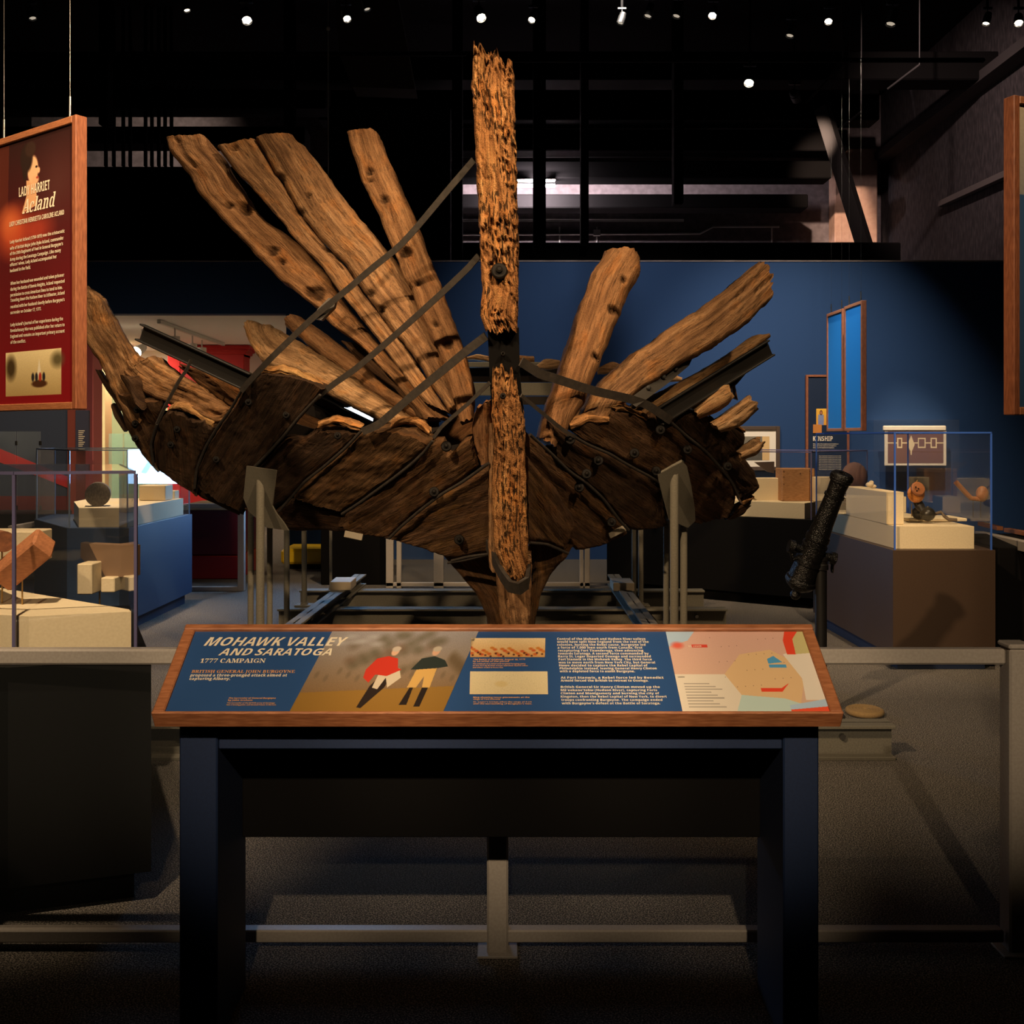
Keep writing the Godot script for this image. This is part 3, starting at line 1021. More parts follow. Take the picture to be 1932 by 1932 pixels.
func ceiling_works() -> void:
	# black steelwork, ducts and drapes under the ceiling, before the rear wall
	beam("black duct across the hall just above the grey wall strip with the conduit", 850, 1525, 366, 392, 19.5)
	beam("black beam across the rear with the two tube lights under it", 850, 1570, 303, 336, 19.0)
	beam("black beam higher up behind the lone low spotlight", 700, 1600, 244, 284, 18.5)
	beam("black beam above that, crossing behind the stem post's upper half", 600, 1660, 166, 226, 18.0)
	beam("topmost black beam crossing behind the tip of the stem post", 0, 1932, 96, 150, 16.0)
	beam("black soffit directly above the blue wall", 870, 1700, 457, 500, 16.0, 0.3, M.soft_black)
	beam("black drape filling the space above the blue wall behind the slanting timbers", 130, 860, 314, 625, 17.0, 0.2, M.soft_black, "black_drape", "drape")
	beam("black duct above the drape with pale strips over and under it", -40, 575, 238, 270, 17.2, 0.5)
	beam("black duct near the roof left of the pale hanging duct", -40, 615, 150, 204, 17.0, 0.5)
	beam("black column panel standing behind the third slanting timber", 620, 850, 200, 600, 16.6, 0.2, M.soft_black, "column_panel", "panel")
	beam("thin black pipe running across above the lone low spotlight", 960, 1860, 108, 116, 13.0, 0.06)
	beam("thin black pipe running across the hall at the top left", 130, 880, 96, 104, 13.0, 0.06)
	# uprights against the lit strips
	var ups := [[1006, 1030, 200, 496, "broad black upright right of the stem post"], [1096, 1111, 240, 460, "narrow black upright right of the broad one"], [1272, 1290, 170, 385, "short black hanger between the right beams"],
		[853, 872, 190, 494, "dark round looking upright just left of the stem post"], [185, 202, 200, 235, "short black hanger above the red hanging panel's right"], [535, 553, 205, 240, "short black hanger above the widest timber"]]
	for u in ups: beam(u[4], u[0], u[1], -50.0, u[3], 15.5, 0.25, M.black, "black_upright", "upright")
	var k := 0
	for x in [198, 213, 231, 244, 273, 285, 298, 310, 322]:
		beam("black hanging rod, %s from the left in the row above the leftmost timber" % ["first", "second", "third", "fourth", "fifth", "sixth", "seventh", "eighth", "ninth"][k], x - 2.6, x + 2.6, 14.0, 314, 16.8, 0.08, M.black, "hanging_rod", "rod")
		k += 1
	# leaning brace and the peach column at the right
	var st := gs()
	bar(st, at(1552, 205, 17.6), at(1705, 705, 16.6), 0.2, 0.22)
	tag(put(st, "diagonal_brace", std(C(22, 19, 18), 0.8), self), "dark steel brace leaning in front of the peach column", "brace")
	beam("peach plastered column behind the leaning brace", 1575, 1656, 280, 458, 20.6, 0.4, M.peach, "plaster_column", "column")
	# pale hanging duct at the top
	st = gs()
	px_slab(st, PackedVector2Array([Vector2(630, -60), Vector2(740, -60), Vector2(783, 168), Vector2(665, 164), Vector2(640, 104)]), flat(14.0), 0.4)
	tag(put(st, "hanging_duct", std(C(58, 52, 48), 0.8), self), "dull pale duct hanging from the ceiling left of the stem post", "duct")
	# conduit on the rear wall
	var c := thing("electrical_conduit", "white electrical conduit with boxes along the rear wall right of the stem post", "conduit", at(1150, 440, 21.06))
	st = gs()
	tube(st, [at(868, 443, 21.06), at(1300, 441, 21.06), at(1320, 441, 21.06), at(1345, 428, 21.06), at(1375, 428, 21.06), at(1470, 428, 21.06)], 0.022)
	put(st, "pipe", M.white, c)
	st = gs()
	tube(st, [at(868, 416, 21.06), at(1290, 416, 21.06)], 0.03)
	put(st, "pipe", M.white, c)
	for b in [[1126, 440], [998, 389], [1206, 396]]:
		st = gs()
		bx(st, at(b[0] - 6, b[1] - 7, 21.0), at(b[0] + 6, b[1] + 6, 21.09))
		put(st, "junction_box", M.white, c)
	st = gs()
	for x in [1056, 1126, 1456]: tube(st, [at(x, 428, 21.06), at(x, 462, 21.06)], 0.015)
	put(st, "drop_pipe", M.white, c)
	# two tube lights under a beam
	for s in [[975, 1005, "left of the two glowing tube lights right of the stem post"], [1024, 1047, "right of the two glowing tube lights right of the stem post"]]:
		var t := thing("tube_light", s[2], "tube light", at((s[0] + s[1]) / 2.0, 346, 18.9), "tube lights under the rear beam")
		st = gs()
		bx(st, at(s[0], 338, 18.9), at(s[1], 344, 19.1))
		put(st, "housing", M.white, t)
		st = gs()
		cyl(st, at(s[0], 350, 18.9), at(s[1], 350, 18.9), 0.035, 0.035, 6)
		put(st, "tube", glow(Color(1.0, 0.93, 0.95), 30.0), t)
	area("tube_glow", at(1010, 356, 18.8), at(1010, 440, 21.0), Vector2(0.75, 0.1), 40.0, Color(1.0, 0.92, 0.95))
	# rods that shine in the right roof space
	st = gs()
	bx(st, at(1337, 240.5, 18.55), at(1472, 244.2, 18.7), 0.004)
	tag(put(st, "white_bar", std(C(170, 168, 165), 0.5), self), "thin white bar under a beam right of the lone low spotlight", "bar")
	var rk := 0
	for s in [[1585, 242, 1625, 211], [1675, 168, 1735, 122], [1520, 195, 1590, 120]]:
		st = gs()
		tube(st, [at(s[0], s[1], 15.0), at(s[2], s[3], 14.6)], 0.018)
		cyl(st, at(s[2], s[3], 14.6), Vector3(at(s[2], s[3], 14.6).x, 8.6, -14.6), 0.01, 0.01, 6)
		tag(put(st, numbered("hanger_rod"), std(C(26, 24, 24), 0.7), self), ["short slanting hanger rod nearest the peach column", "slanting hanger rod above and right of the others", "longest slanting hanger rod left of the others in the right roof space"][rk], "rod")
		rk += 1
	# ledges and handrail along the right wall
	st = gs()
	bar(st, Vector3(7.5, EYE + (HZ - 385.0) * 17.9 / F, -17.9), Vector3(7.5, EYE + (HZ - 328.0) * 15.2 / F, -13.4), 0.12, 0.1)
	tag(put(st, "wall_pipe", std(C(90, 84, 82), 0.6), self), "pipe sloping along the dark right wall above the blue partition", "pipe")
	st = gs()
	bar(st, Vector3(7.45, 7.2, -21.0), Vector3(7.45, 7.2, -8.0), 0.3, 0.16)
	tag(put(st, "wall_ledge", std(C(48, 44, 44), 0.8), self), "dark ledge high along the right wall", "ledge")
	can_light("spotlight hidden high in the roof washing the dark right wall", Vector3(4.6, 7.6, -12.5), Vector3(7.6, 6.0, -17.0), 0.07, 0.4, 20.0, 30.0, Color(1.0, 0.86, 0.82))
	can_light("spotlight hidden behind the beams lighting the peach column", Vector3(4.5, 6.9, -16.2), Vector3(6.8, 6.0, -20.6), 0.07, 0.4, 30.0, 16.0, Color(1.0, 0.85, 0.75))
	can_light("spotlight hidden behind the left duct lighting the rear wall strips", Vector3(-6.2, 7.9, -18.6), Vector3(-7.6, 7.2, -21.1), 0.07, 0.4, 3.5, 50.0, Color(1.0, 0.9, 0.82))
	# wires of the pale rod seen left of the stem post
	st = gs()
	tube(st, [at(619, -40, 12.0), at(619, 330, 12.0)], 0.008, 6)
	ball(st, at(619, 54, 12.0), Vector3(0.025, 0.03, 0.025), 10)
	tag(put(st, "hanging_cable", std(C(120, 116, 112), 0.5), self), "thin cable hanging down in front of the black drape", "cable")

func washer(parent: Node3D, x: float, y: float, d: float, r := 0.03, called := "washer") -> void:
	var st := gs()
	var p := at(x, y, d)
	var n := (Vector3(0, 0.2, 1) + Vector3(-p.x * 0.1, 0, 0)).normalized()
	lathe(st, Transform3D(frame_of(n), p - n * 0.012), [Vector2(r, 0), Vector2(r, 0.016), Vector2(r * 0.86, 0.022), Vector2(r * 0.42, 0.022), Vector2(r * 0.42, 0.04), Vector2(r * 0.2, 0.046), Vector2(0.0005, 0.046)], 18)
	put(st, called, M.washer, parent)

func build_wreck() -> void:
	wreck = thing("boat_wreck", "weathered oak bow of an old gunboat with splayed timbers on a steel cradle", "boat wreck", Vector3(0, 0, -6.2))
	var w := wreck
	# --- slanting frame timbers at the left, from outside to the middle
	timber("frame_timber", w, pl([312,257, 322,290, 356,329, 376,367, 397,389, 424,419, 449,446, 494,491, 521,521, 546,540, 583,570, 598,582, 625,612, 678,650, 706,680, 745,722, 800,790]),
		pl([381,252, 406,280, 429,319, 461,367, 475,391, 501,416, 538,441, 561,458, 588,488, 618,523, 643,563, 688,620, 735,676, 785,722, 850,790]), ramp2(Vector2(340, 260), 6.25, Vector2(800, 780), 6.0), M.oak_red,
		{"thick": 0.16, "seed": 1, "rag0": 0.015, "holes": [[433,389,5], [465,397,9], [463,390,8], [515,474,8], [532,494,6], [600,555,12], [585,552,8]], "lump": 0.014, "crown": 0.012, "crack": [[0.3, 0.0, 0.12, 0.012], [0.6, 0.3, 0.45, 0.01]]})
	timber("frame_timber", w, pl([406,273, 419,290, 444,322, 469,347, 496,377, 519,404, 538,426, 548,441, 571,466, 601,496, 625,530, 660,575, 705,630, 745,685, 800,760]),
		pl([478,259, 498,292, 519,329, 529,342, 563,401, 596,444, 618,468, 650,500, 690,560, 730,612, 775,670, 820,740, 848,780]), ramp2(Vector2(440, 270), 6.12, Vector2(800, 760), 5.92), M.oak,
		{"thick": 0.15, "seed": 2, "rag0": 0.012, "holes": [[440,277,5], [619,468,7], [642,485,7], [565,399,6]], "lump": 0.012, "crack": [[0.75, 0.3, 0.5, 0.008]]})
	timber("frame_timber", w, pl([479,259, 500,292, 521,329, 531,342, 565,401, 598,444, 620,468, 652,500, 692,560, 732,612, 777,670, 822,740, 850,780]),
		pl([550,249, 557,262, 571,272, 592,295, 622,337, 640,362, 672,404, 699,436, 739,483, 761,513, 785,560, 805,600, 828,650, 848,700, 872,770]), ramp2(Vector2(520, 255), 6.1, Vector2(840, 760), 5.9), M.oak,
		{"thick": 0.15, "seed": 3, "rag0": 0.015, "crown": 0.03, "holes": [[527,337,9], [565,402,7], [583,371,4], [700,555,6], [720,585,6], [722,612,5]], "lump": 0.012})
	timber("frame_timber", w, pl([654,246, 665,290, 684,344, 699,374, 714,404, 732,451, 747,483, 761,521, 779,555, 789,588, 809,630, 829,675, 838,700, 852,745, 868,800]),
		pl([702,240, 714,252, 725,280, 744,324, 764,369, 781,406, 795,441, 809,481, 829,528, 841,568, 856,608, 871,647, 883,692, 893,730, 892,790]), ramp2(Vector2(680, 245), 5.95, Vector2(870, 780), 5.8), M.oak_red,
		{"thick": 0.15, "seed": 4, "rag0": 0.012, "holes": [[698,324,6], [698,341,4], [725,377,7], [762,476,9], [770,476,7], [788,535,5], [780,592,4], [845,650,9], [822,612,5]], "lump": 0.01, "crown": 0.01})
	# lower left stumps
	timber("frame_timber", w, pl([462,626, 466,645, 476,664, 488,680, 504,692, 532,703, 562,718, 602,737, 660,768, 730,800]),
		pl([474,600, 486,606, 504,612, 522,622, 560,642, 600,667, 640,692, 680,727, 745,768, 790,795]), ramp2(Vector2(470, 610), 6.7, Vector2(760, 780), 6.15), M.oak_pale,
		{"thick": 0.17, "seed": 5, "rag0": 0.05, "bow0": 0.03, "lump": 0.02, "round": 0.05, "crown": 0.03})
	timber("frame_timber", w, pl([534,612, 548,626, 577,650, 620,684, 662,713, 722,757, 800,800]), pl([548,590, 562,594, 580,607, 620,635, 662,667, 702,702, 752,740, 830,795]),
		ramp2(Vector2(540, 595), 6.9, Vector2(760, 750), 6.3), M.oak_red, {"thick": 0.15, "seed": 6, "rag0": 0.03, "round": 0.03, "crown": 0.03})
	timber("frame_timber", w, pl([640,640, 665,668, 700,700, 745,735, 790,790]), pl([678,648, 706,678, 745,720, 785,752, 815,790]), ramp2(Vector2(650, 645), 6.3, Vector2(790, 780), 6.15), M.oak_dark, {"thick": 0.14, "seed": 7, "lump": 0.018})
	# --- the frame timbers at the right
	timber("frame_timber", w, pl([1151,455, 1131,491, 1111,531, 1096,575, 1082,615, 1070,653, 1056,691, 1044,731, 1030,762, 1012,825]),
		pl([1213,462, 1214,482, 1212,511, 1192,546, 1174,586, 1160,618, 1145,656, 1131,691, 1116,723, 1099,766, 1050,845]), ramp2(Vector2(1180, 460), 5.85, Vector2(1030, 830), 5.8), M.oak_red,
		{"thick": 0.2, "seed": 8, "rag0": 0.02, "bow0": 0.02, "round": 0.06, "bev0": 0.05, "crown": 0.035, "holes": [[1176,530,5], [1154,586,7], [1163,589,5], [1120,673,5], [1127,677,4]], "lump": 0.014})
	timber("frame_timber", w, pl([1452,478, 1424,502, 1395,526, 1360,552, 1322,581, 1279,607, 1241,636, 1206,659, 1174,685, 1145,710, 1122,735, 1092,790]),
		pl([1466,560, 1441,580, 1418,606, 1366,641, 1325,664, 1290,684, 1250,710, 1215,733, 1186,757, 1163,775, 1130,805]), ramp2(Vector2(1460, 500), 6.35, Vector2(1110, 780), 5.95), M.oak,
		{"thick": 0.22, "seed": 9, "rag0": 0.05, "bow0": 0.05, "bev0": 0.05, "round": 0.035, "crown": 0.02, "lump": 0.014, "crack": [[0.28, 0.0, 0.2, 0.022], [0.55, 0.0, 0.12, 0.012]]})
	# end plank behind it, with the steel channel under it
	timber("plank", w, pl([1426,630, 1378,666, 1296,714, 1212,752, 1166,782]), pl([1460,632, 1410,670, 1310,736, 1232,778, 1180,810]), ramp2(Vector2(1440, 635), 6.75, Vector2(1200, 780), 6.2), M.oak_pale,
		{"thick": 0.09, "seed": 10, "rag0": 0.03, "round": 0.03, "crown": 0.03, "tint": Color(1.2, 1.1, 1.0)})  # raised tint paints the light on the upper edge of the plank
	timber("plank", w, pl([1412,690, 1370,722, 1310,760, 1262,792]), pl([1424,686, 1395,722, 1330,768, 1275,800]), ramp2(Vector2(1418, 690), 6.7, Vector2(1265, 795), 6.4), M.oak_black, {"thick": 0.08, "seed": 11})
	channel("steel_channel", w, at(1452, 656, 6.62), at(1240, 787, 6.2), 0.05, 0.03)
	perforated_angle(w)
	# broken stubs at the right end
	timber("plank_stub", w, pl([1300,770, 1337,745, 1376,722]), pl([1318,792, 1362,774, 1392,748]), flat(6.36), M.oak_pale, {"thick": 0.12, "seed": 12, "rag1": 0.05, "round": 0.04, "crown": 0.03, "tint": Color(1.15, 1.05, 0.95)})
	timber("plank_stub", w, pl([1340,798, 1380,772, 1418,745]), pl([1362,816, 1402,803, 1432,772]), flat(6.4), M.oak_pale, {"thick": 0.1, "seed": 13, "rag1": 0.04, "round": 0.03, "crown": 0.02, "crack": [[0.4, 0.2, 1.0, 0.01], [0.7, 0.3, 1.0, 0.01]]})
	timber("plank_stub", w, pl([1392,850, 1408,838, 1434,822]), pl([1400,872, 1425,860, 1448,836]), flat(6.65), M.oak_pale, {"thick": 0.07, "seed": 14, "rag1": 0.07, "round": 0.03, "crown": 0.03, "lump": 0.02})
	timber("plank_stub", w, pl([1372,716, 1380,735, 1386,752]), pl([1388,718, 1391,738, 1394,756]), flat(6.8), M.oak_red, {"thick": 0.06, "seed": 15, "rag0": 0.04, "round": 0.02})
	# --- the skin of planks right of the stem; lit tint painted near it
	timber("plank", w, pl([1000,822, 1037,854, 1075,891, 1107,913, 1139,943, 1169,983, 1186,1003]), pl([1000,925, 1020,952, 1046,985, 1070,1015, 1090,1040, 1130,1033, 1178,1014]), skin_off(0.03), M.oak_dark,
		{"thick": 0.06, "seed": 20, "rag0": 0.0, "lump": 0.012, "tint": Color(1.6, 1.3, 1.05)})
	timber("plank", w, pl([996,860, 1010,880, 1030,905, 1052,925, 1068,952, 1086,985, 1078,1010, 1074,1040]), pl([996,1022, 1008,1023, 1020,1024, 1032,1026, 1044,1029, 1054,1033, 1063,1038, 1071,1043]), skin_off(-0.01), M.oak_dark,
		{"thick": 0.06, "seed": 21, "rag1": 0.03, "lump": 0.02, "tint": Color(1.8, 1.4, 1.05)})
	timber("plank", w, pl([1040,800, 1075,818, 1107,838, 1149,856, 1174,871, 1199,885, 1224,898, 1250,926, 1262,992]), pl([1052,872, 1075,888, 1107,910, 1139,940, 1169,980, 1188,1000, 1200,1003, 1225,1002, 1250,996]), skin_off(0.0), M.oak_black,
		{"thick": 0.06, "seed": 22, "rag0": 0.03, "lump": 0.012, "tint": Color(1.25, 1.15, 1.05)})
	timber("plank", w, pl([1074,808, 1112,793, 1149,793, 1158,776, 1190,776, 1222,792, 1238,783, 1268,801, 1298,826, 1330,851, 1358,881, 1383,913, 1392,945, 1375,976]),
		pl([1082,819, 1107,835, 1149,853, 1174,868, 1199,882, 1224,895, 1238,905, 1252,923, 1258,945, 1264,966, 1268,988, 1280,990, 1300,991, 1318,990]), skin_off(0.02), M.oak_dark,
		{"thick": 0.07, "seed": 23, "lump": 0.014, "res": 0.015})
	timber("plank", w, pl([1272,796, 1293,780, 1330,785, 1347,795, 1352,809, 1388,806, 1408,820, 1404,840, 1398,858, 1424,886, 1438,921, 1408,942]),
		pl([1272,804, 1285,816, 1301,828, 1318,842, 1333,854, 1348,869, 1360,883, 1373,899, 1384,913, 1391,925, 1395,936, 1397,945]), skin_off(0.0), M.oak_black,
		{"thick": 0.07, "seed": 24, "lump": 0.02, "rag1": 0.05})
	timber("plank", w, pl([1388,958, 1405,950, 1424,942]), pl([1372,984, 1388,982, 1412,966]), skin_off(0.05), M.oak_dark, {"thick": 0.05, "seed": 25, "rag1": 0.05})
	# --- left of the stem; lit tint painted near it
	timber("plank", w, pl([896,772, 888,800, 893,845, 904,882]), pl([924,752, 924,800, 924,840, 924,876]), skin_off(0.06), M.oak, {"thick": 0.06, "seed": 26, "rag0": 0.04, "tint": Color(0.9, 0.8, 0.75)})
	timber("plank", w, pl([924,876, 873,911, 834,934, 795,963, 756,996, 736,1018]), pl([924,1044, 885,1050, 853,1057, 808,1042, 770,1029, 742,1020]), skin_off(-0.01), M.oak_dark,
		{"thick": 0.06, "seed": 27, "lump": 0.016, "tint": Color(1.85, 1.4, 1.0)})
	timber("plank", w, pl([888,828, 878,830, 866,838, 852,858, 842,858, 832,834, 812,836, 800,855, 777,876, 744,902, 679,949, 645,971, 632,992]),
		pl([900,884, 893,890, 883,897, 873,906, 860,915, 848,921, 834,930, 815,943, 795,959, 775,974, 756,992, 730,1016, 690,1012]), skin_off(0.02), M.oak_dark,
		{"thick": 0.06, "seed": 28, "lump": 0.016, "tint": Color(1.4, 1.15, 0.95)})
	timber("plank", w, pl([684,812, 655,844, 616,878, 577,909, 549,941]), pl([812,832, 800,850, 775,872, 742,899, 677,946, 643,967]), skin_off(-0.03), M.oak_dark,
		{"thick": 0.07, "seed": 29, "rag0": 0.03, "bow0": 0.06, "bev0": 0.03, "lump": 0.022, "tint": Color(1.0, 1.0, 0.85)})
	timber("plank", w, pl([512,966, 530,952, 549,943, 599,957, 645,971, 690,990, 735,1006]), pl([512,992, 528,999, 545,1003, 600,1004, 640,1006, 690,1012, 736,1019]), skin_off(0.03), M.oak_black, {"thick": 0.06, "seed": 30, "rag0": 0.0})
	timber("plank", w, pl([596,808, 570,830, 534,828, 498,866, 482,884, 474,900]), pl([680,814, 651,845, 612,879, 573,910, 545,941, 512,967]), skin_off(0.02), M.oak_black,
		{"thick": 0.06, "seed": 31, "rag0": 0.05, "bev0": 0.03, "lump": 0.012})
	timber("plank", w, pl([484,712, 457,737, 437,774, 413,806, 389,846, 373,887, 369,922]), pl([606,741, 566,787, 535,825, 499,864, 481,886, 470,935, 452,968]), skin_off(-0.04), M.oak_black,
		{"thick": 0.09, "seed": 32, "rag0": 0.012, "bow0": 0.05, "bev0": -0.03, "lump": 0.008})
	timber("plank", w, pl([317,770, 296,805, 287,840, 292,880, 325,907, 366,937]), pl([404,806, 387,846, 371,886, 367,916, 366,925, 372,938]), skin_off(-0.02), M.oak_black, {"thick": 0.06, "seed": 33, "tint": Color(1.2, 1.1, 1.0), "rag0": 0.06, "lump": 0.014})
	timber("plank", w, pl([214,742, 231,798, 255,841, 284,878, 326,909]), pl([300,760, 292,805, 284,840, 289,876, 330,908]), skin_off(-0.02), M.oak_dark, {"thick": 0.07, "tint": Color(1.25, 1.15, 1.0), "seed": 34, "rag0": 0.04, "lump": 0.016})
	timber("plank", w, pl([352,918, 372,938, 392,948, 420,962, 448,974]), pl([368,912, 392,920, 412,930, 440,948, 466,968]), skin_off(0.03), M.oak_black, {"thick": 0.05, "seed": 35, "rag1": 0.04})
	# the big grainy timbers of the left end
	timber("wale_timber", w, pl([128,556, 158,641, 180,674, 198,714, 220,760, 246,806]), pl([150,535, 182,558, 204,596, 223,631, 244,663, 270,700, 310,772]), ramp2(Vector2(150, 550), 6.5, Vector2(270, 790), 6.62), M.oak,
		{"thick": 0.14, "seed": 36, "lump": 0.016, "grain": 0.008, "rag0": 0.03, "tint": Color(0.95, 0.92, 0.85)})
	timber("wale_timber", w, pl([228,704, 248,728, 290,754, 340,772, 398,798, 420,794]), pl([246,666, 258,672, 284,668, 313,695, 362,722, 394,749, 431,769]), ramp2(Vector2(250, 700), 6.55, Vector2(420, 785), 6.42), M.oak,
		{"thick": 0.16, "seed": 37, "lump": 0.014, "grain": 0.012, "rag0": 0.05, "round": 0.04, "tint": Color(0.95, 0.9, 0.82), "crack": [[0.4, 0.2, 1.0, 0.012], [0.65, 0.1, 0.9, 0.01]]})
	timber("knot_lump", w, pl([222,706, 236,735, 252,760, 262,775]), pl([258,706, 262,728, 268,752, 272,772]), flat(6.48), M.oak_dark, {"thick": 0.1, "seed": 38, "lump": 0.03, "round": 0.05, "crown": 0.05, "rag0": 0.04, "rag1": 0.04})
	timber("plank", w, pl([178,696, 190,722, 208,750, 224,775]), pl([186,698, 202,722, 220,752, 236,778]), flat(6.7), M.oak_dark, {"thick": 0.06, "seed": 39, "rag0": 0.03})
	timber("plank", w, pl([206,762, 216,790, 232,816]), pl([214,758, 226,786, 242,812]), flat(6.72), M.oak_black, {"thick": 0.06, "seed": 40, "rag0": 0.03})
	timber("plank", w, pl([331,689, 352,706, 378,730, 402,748, 436,774]), pl([340,686, 380,699, 418,716, 456,735, 462,760]), flat(6.7), M.oak_red, {"thick": 0.08, "seed": 41, "rag0": 0.05, "grain": 0.008, "tint": Color(0.85, 0.8, 0.75)})
	# pale splintered fibres along the broken upper edges of planks, tinted as lit rims
	for s in [[[1074,800, 1094,790, 1112,785, 1150,787], [1078,814, 1095,804, 1112,798, 1151,798]], [[1156,770, 1172,766, 1190,770, 1224,786], [1160,780, 1174,777, 1190,780, 1222,795]], [[1240,780, 1266,792, 1290,776], [1244,788, 1266,800, 1293,784]],
		[[734,801, 756,794, 782,796, 812,816], [738,813, 758,805, 781,807, 809,826]], [[596,801, 616,793, 635,789, 681,806], [599,812, 617,803, 635,799, 679,816]], [[484,705, 497,696, 529,695, 566,707, 604,730], [486,717, 498,707, 529,706, 564,718, 600,741]],
		[[316,766, 340,764, 366,776, 405,800], [318,776, 340,774, 364,786, 402,810]], [[1345,784, 1352,800, 1388,798, 1410,812], [1343,792, 1354,808, 1388,806, 1406,820]], [[1392,932, 1400,946, 1425,935], [1396,940, 1404,954, 1428,942]]]:
		timber("lit_splinter_edge", w, pl(s[0]), pl(s[1]), skin_off(0.015), M.oak_pale, {"thick": 0.05, "seed": 70 + s[0][0] * 0.01, "lump": 0.02, "rag0": 0.03, "rag1": 0.03, "round": 0.012, "grain": 0.006, "res": 0.01, "tint": Color(1.1, 0.92, 0.72)})
	# inside the hull, seen through the gaps; dark backings added against bright leaks
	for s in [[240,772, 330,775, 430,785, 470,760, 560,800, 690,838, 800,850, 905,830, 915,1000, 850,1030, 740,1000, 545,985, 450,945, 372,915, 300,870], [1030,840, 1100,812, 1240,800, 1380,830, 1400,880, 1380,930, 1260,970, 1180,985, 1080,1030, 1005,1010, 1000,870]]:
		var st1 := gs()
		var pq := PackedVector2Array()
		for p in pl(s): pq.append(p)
		px_slab(st1, pq, skin_off(0.22), 0.05)  # added dark sheet behind the planks, stops bright specks in the seams
		put(st1, "added_backing", M.inner_shade, w)
	for s in [[[522,700, 600,715, 640,768, 648,800, 640,835, 515,835], 7.35, "inner_plank_or_backing"],[[590,670, 640,700, 700,738, 760,775, 840,812, 800,835, 740,826, 702,802, 705,784, 690,771, 668,765, 650,769, 630,762, 600,752, 585,720], 7.2, "inner_plank_or_backing"], [[590,744, 612,750, 640,766, 690,793, 715,808, 730,830, 660,836, 596,790], 7.0, "inner_plank_or_backing"]]:  # dark slabs; the first is added to block the bright screen
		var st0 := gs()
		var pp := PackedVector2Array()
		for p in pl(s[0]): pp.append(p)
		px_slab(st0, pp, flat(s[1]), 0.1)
		put(st0, s[2], M.inner_shade, w)
	timber("inner_plank_or_backing", w, pl([545,804, 580,824, 630,846]), pl([564,776, 590,786, 640,806]), flat(6.85), M.oak_red, {"thick": 0.08, "seed": 44})
	channel("steel_channel", w, at(596, 754, 6.9), at(704, 806, 6.7), 0.03, 0.05)
	channel("steel_channel", w, at(268, 627, 6.75), at(474, 722, 6.45), 0.052, 0.05)
	timber("inner_plank_or_backing", w, pl([880,770, 850,790, 800,830]), pl([905,812, 880,840, 820,880]), flat(6.3), M.oak_red, {"thick": 0.1, "seed": 46, "tint": Color(0.8, 0.75, 0.7)})
	timber("frame_timber", w, pl([1068,800, 1100,765, 1118,740, 1150,735]), pl([1100,812, 1140,800, 1165,785, 1190,765]), flat(6.05), M.oak_red, {"thick": 0.1, "seed": 47})
	# far end of the hull: plank tops on grey steel
	timber("plank", w, pl([880,673, 900,668, 925,672, 950,674]), pl([880,678, 900,678, 925,682, 950,684]), flat(9.6), M.oak_pale, {"thick": 0.15, "seed": 48})
	timber("plank", w, pl([940,672, 975,670, 1008,672]), pl([940,686, 975,688, 1010,684]), flat(9.6), M.oak, {"thick": 0.15, "seed": 49})
	timber("plank", w, pl([1011,690, 1030,676, 1058,679]), pl([1020,696, 1036,697, 1060,692]), flat(9.4), M.oak_pale, {"thick": 0.15, "seed": 50})
	timber("plank", w, pl([1128,694, 1155,682, 1180,690]), pl([1128,706, 1155,703, 1180,704]), flat(9.4), M.oak, {"thick": 0.15, "seed": 51})
	timber("plank", w, pl([1240,712, 1270,706, 1288,712]), pl([1240,720, 1270,719, 1288,718]), flat(9.4), M.oak_pale, {"thick": 0.15, "seed": 52})
	var st := gs()
	bx(st, at(876, 683, 9.5), at(1130, 694, 9.6))
	put(st, "stern_steel", M.grey_paint, w)
	st = gs()
	bx(st, at(880, 722, 9.0), at(1060, 747, 9.1))
	put(st, "stern_steel", M.grey_paint, w)
	for s in [[876, 694, 1080, 722, 9.7], [985, 748, 1035, 764, 8.9]]:  # shadow between the stern pieces, put into a dark colour
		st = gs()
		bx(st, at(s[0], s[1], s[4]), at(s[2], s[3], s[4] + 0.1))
		put(st, "shadowed_stern_timber", M.inner_shade, w)
	# --- the stem
	var stem := timber("stem_post", w, pl([894,74, 889,145, 892,196, 895,254, 897,308, 901,362, 904,435, 907,520, 910,545, 906,575, 904,597, 918,630]),
		pl([967,112, 971,150, 972,200, 973,254, 975,320, 977,390, 979,453, 978,520, 978,560, 977,600, 977,615, 975,630]), ramp2(Vector2(930, 90), 5.1, Vector2(930, 630), 5.34), M.oak_pitted,
		{"thick": 0.26, "seed": 60, "rag0": 0.06, "rag1": 0.04, "res": 0.0075, "pit": 0.03, "grain": 0.004, "lump": 0.01, "round": 0.03, "label": "tall pitted upper stem post", "tint": Color(1.05, 0.92, 0.76)})
	var low := timber("stem_post", w, pl([930,688, 928,745, 929,792, 932,858, 929,891, 929,990, 933,1034, 952,1090]), pl([974,690, 982,772, 991,798, 991,858, 993,924, 995,990, 997,1040, 994,1098]), ramp2(Vector2(950, 690), 5.4, Vector2(970, 1090), 5.72), M.oak_pitted,
		{"thick": 0.3, "seed": 61, "rag0": 0.1, "res": 0.0075, "pit": 0.012, "grain": 0.006, "lump": 0.012, "round": 0.03, "label": "lower stem post split along its grain", "tint": Color(1.0, 0.9, 0.76), "crack": [[0.35, 0.3, 0.9, 0.008]]})
	st = gs()
	px_slab(st, PackedVector2Array([Vector2(920, 618), Vector2(979, 618), Vector2(981, 700), Vector2(989, 800), Vector2(930, 800), Vector2(924, 720)]), ramp2(Vector2(950, 618), 5.42, Vector2(950, 800), 5.53), 0.03)
	put(st, "stem_plate", M.plate_black, w, "black steel plate joining the two stem pieces")
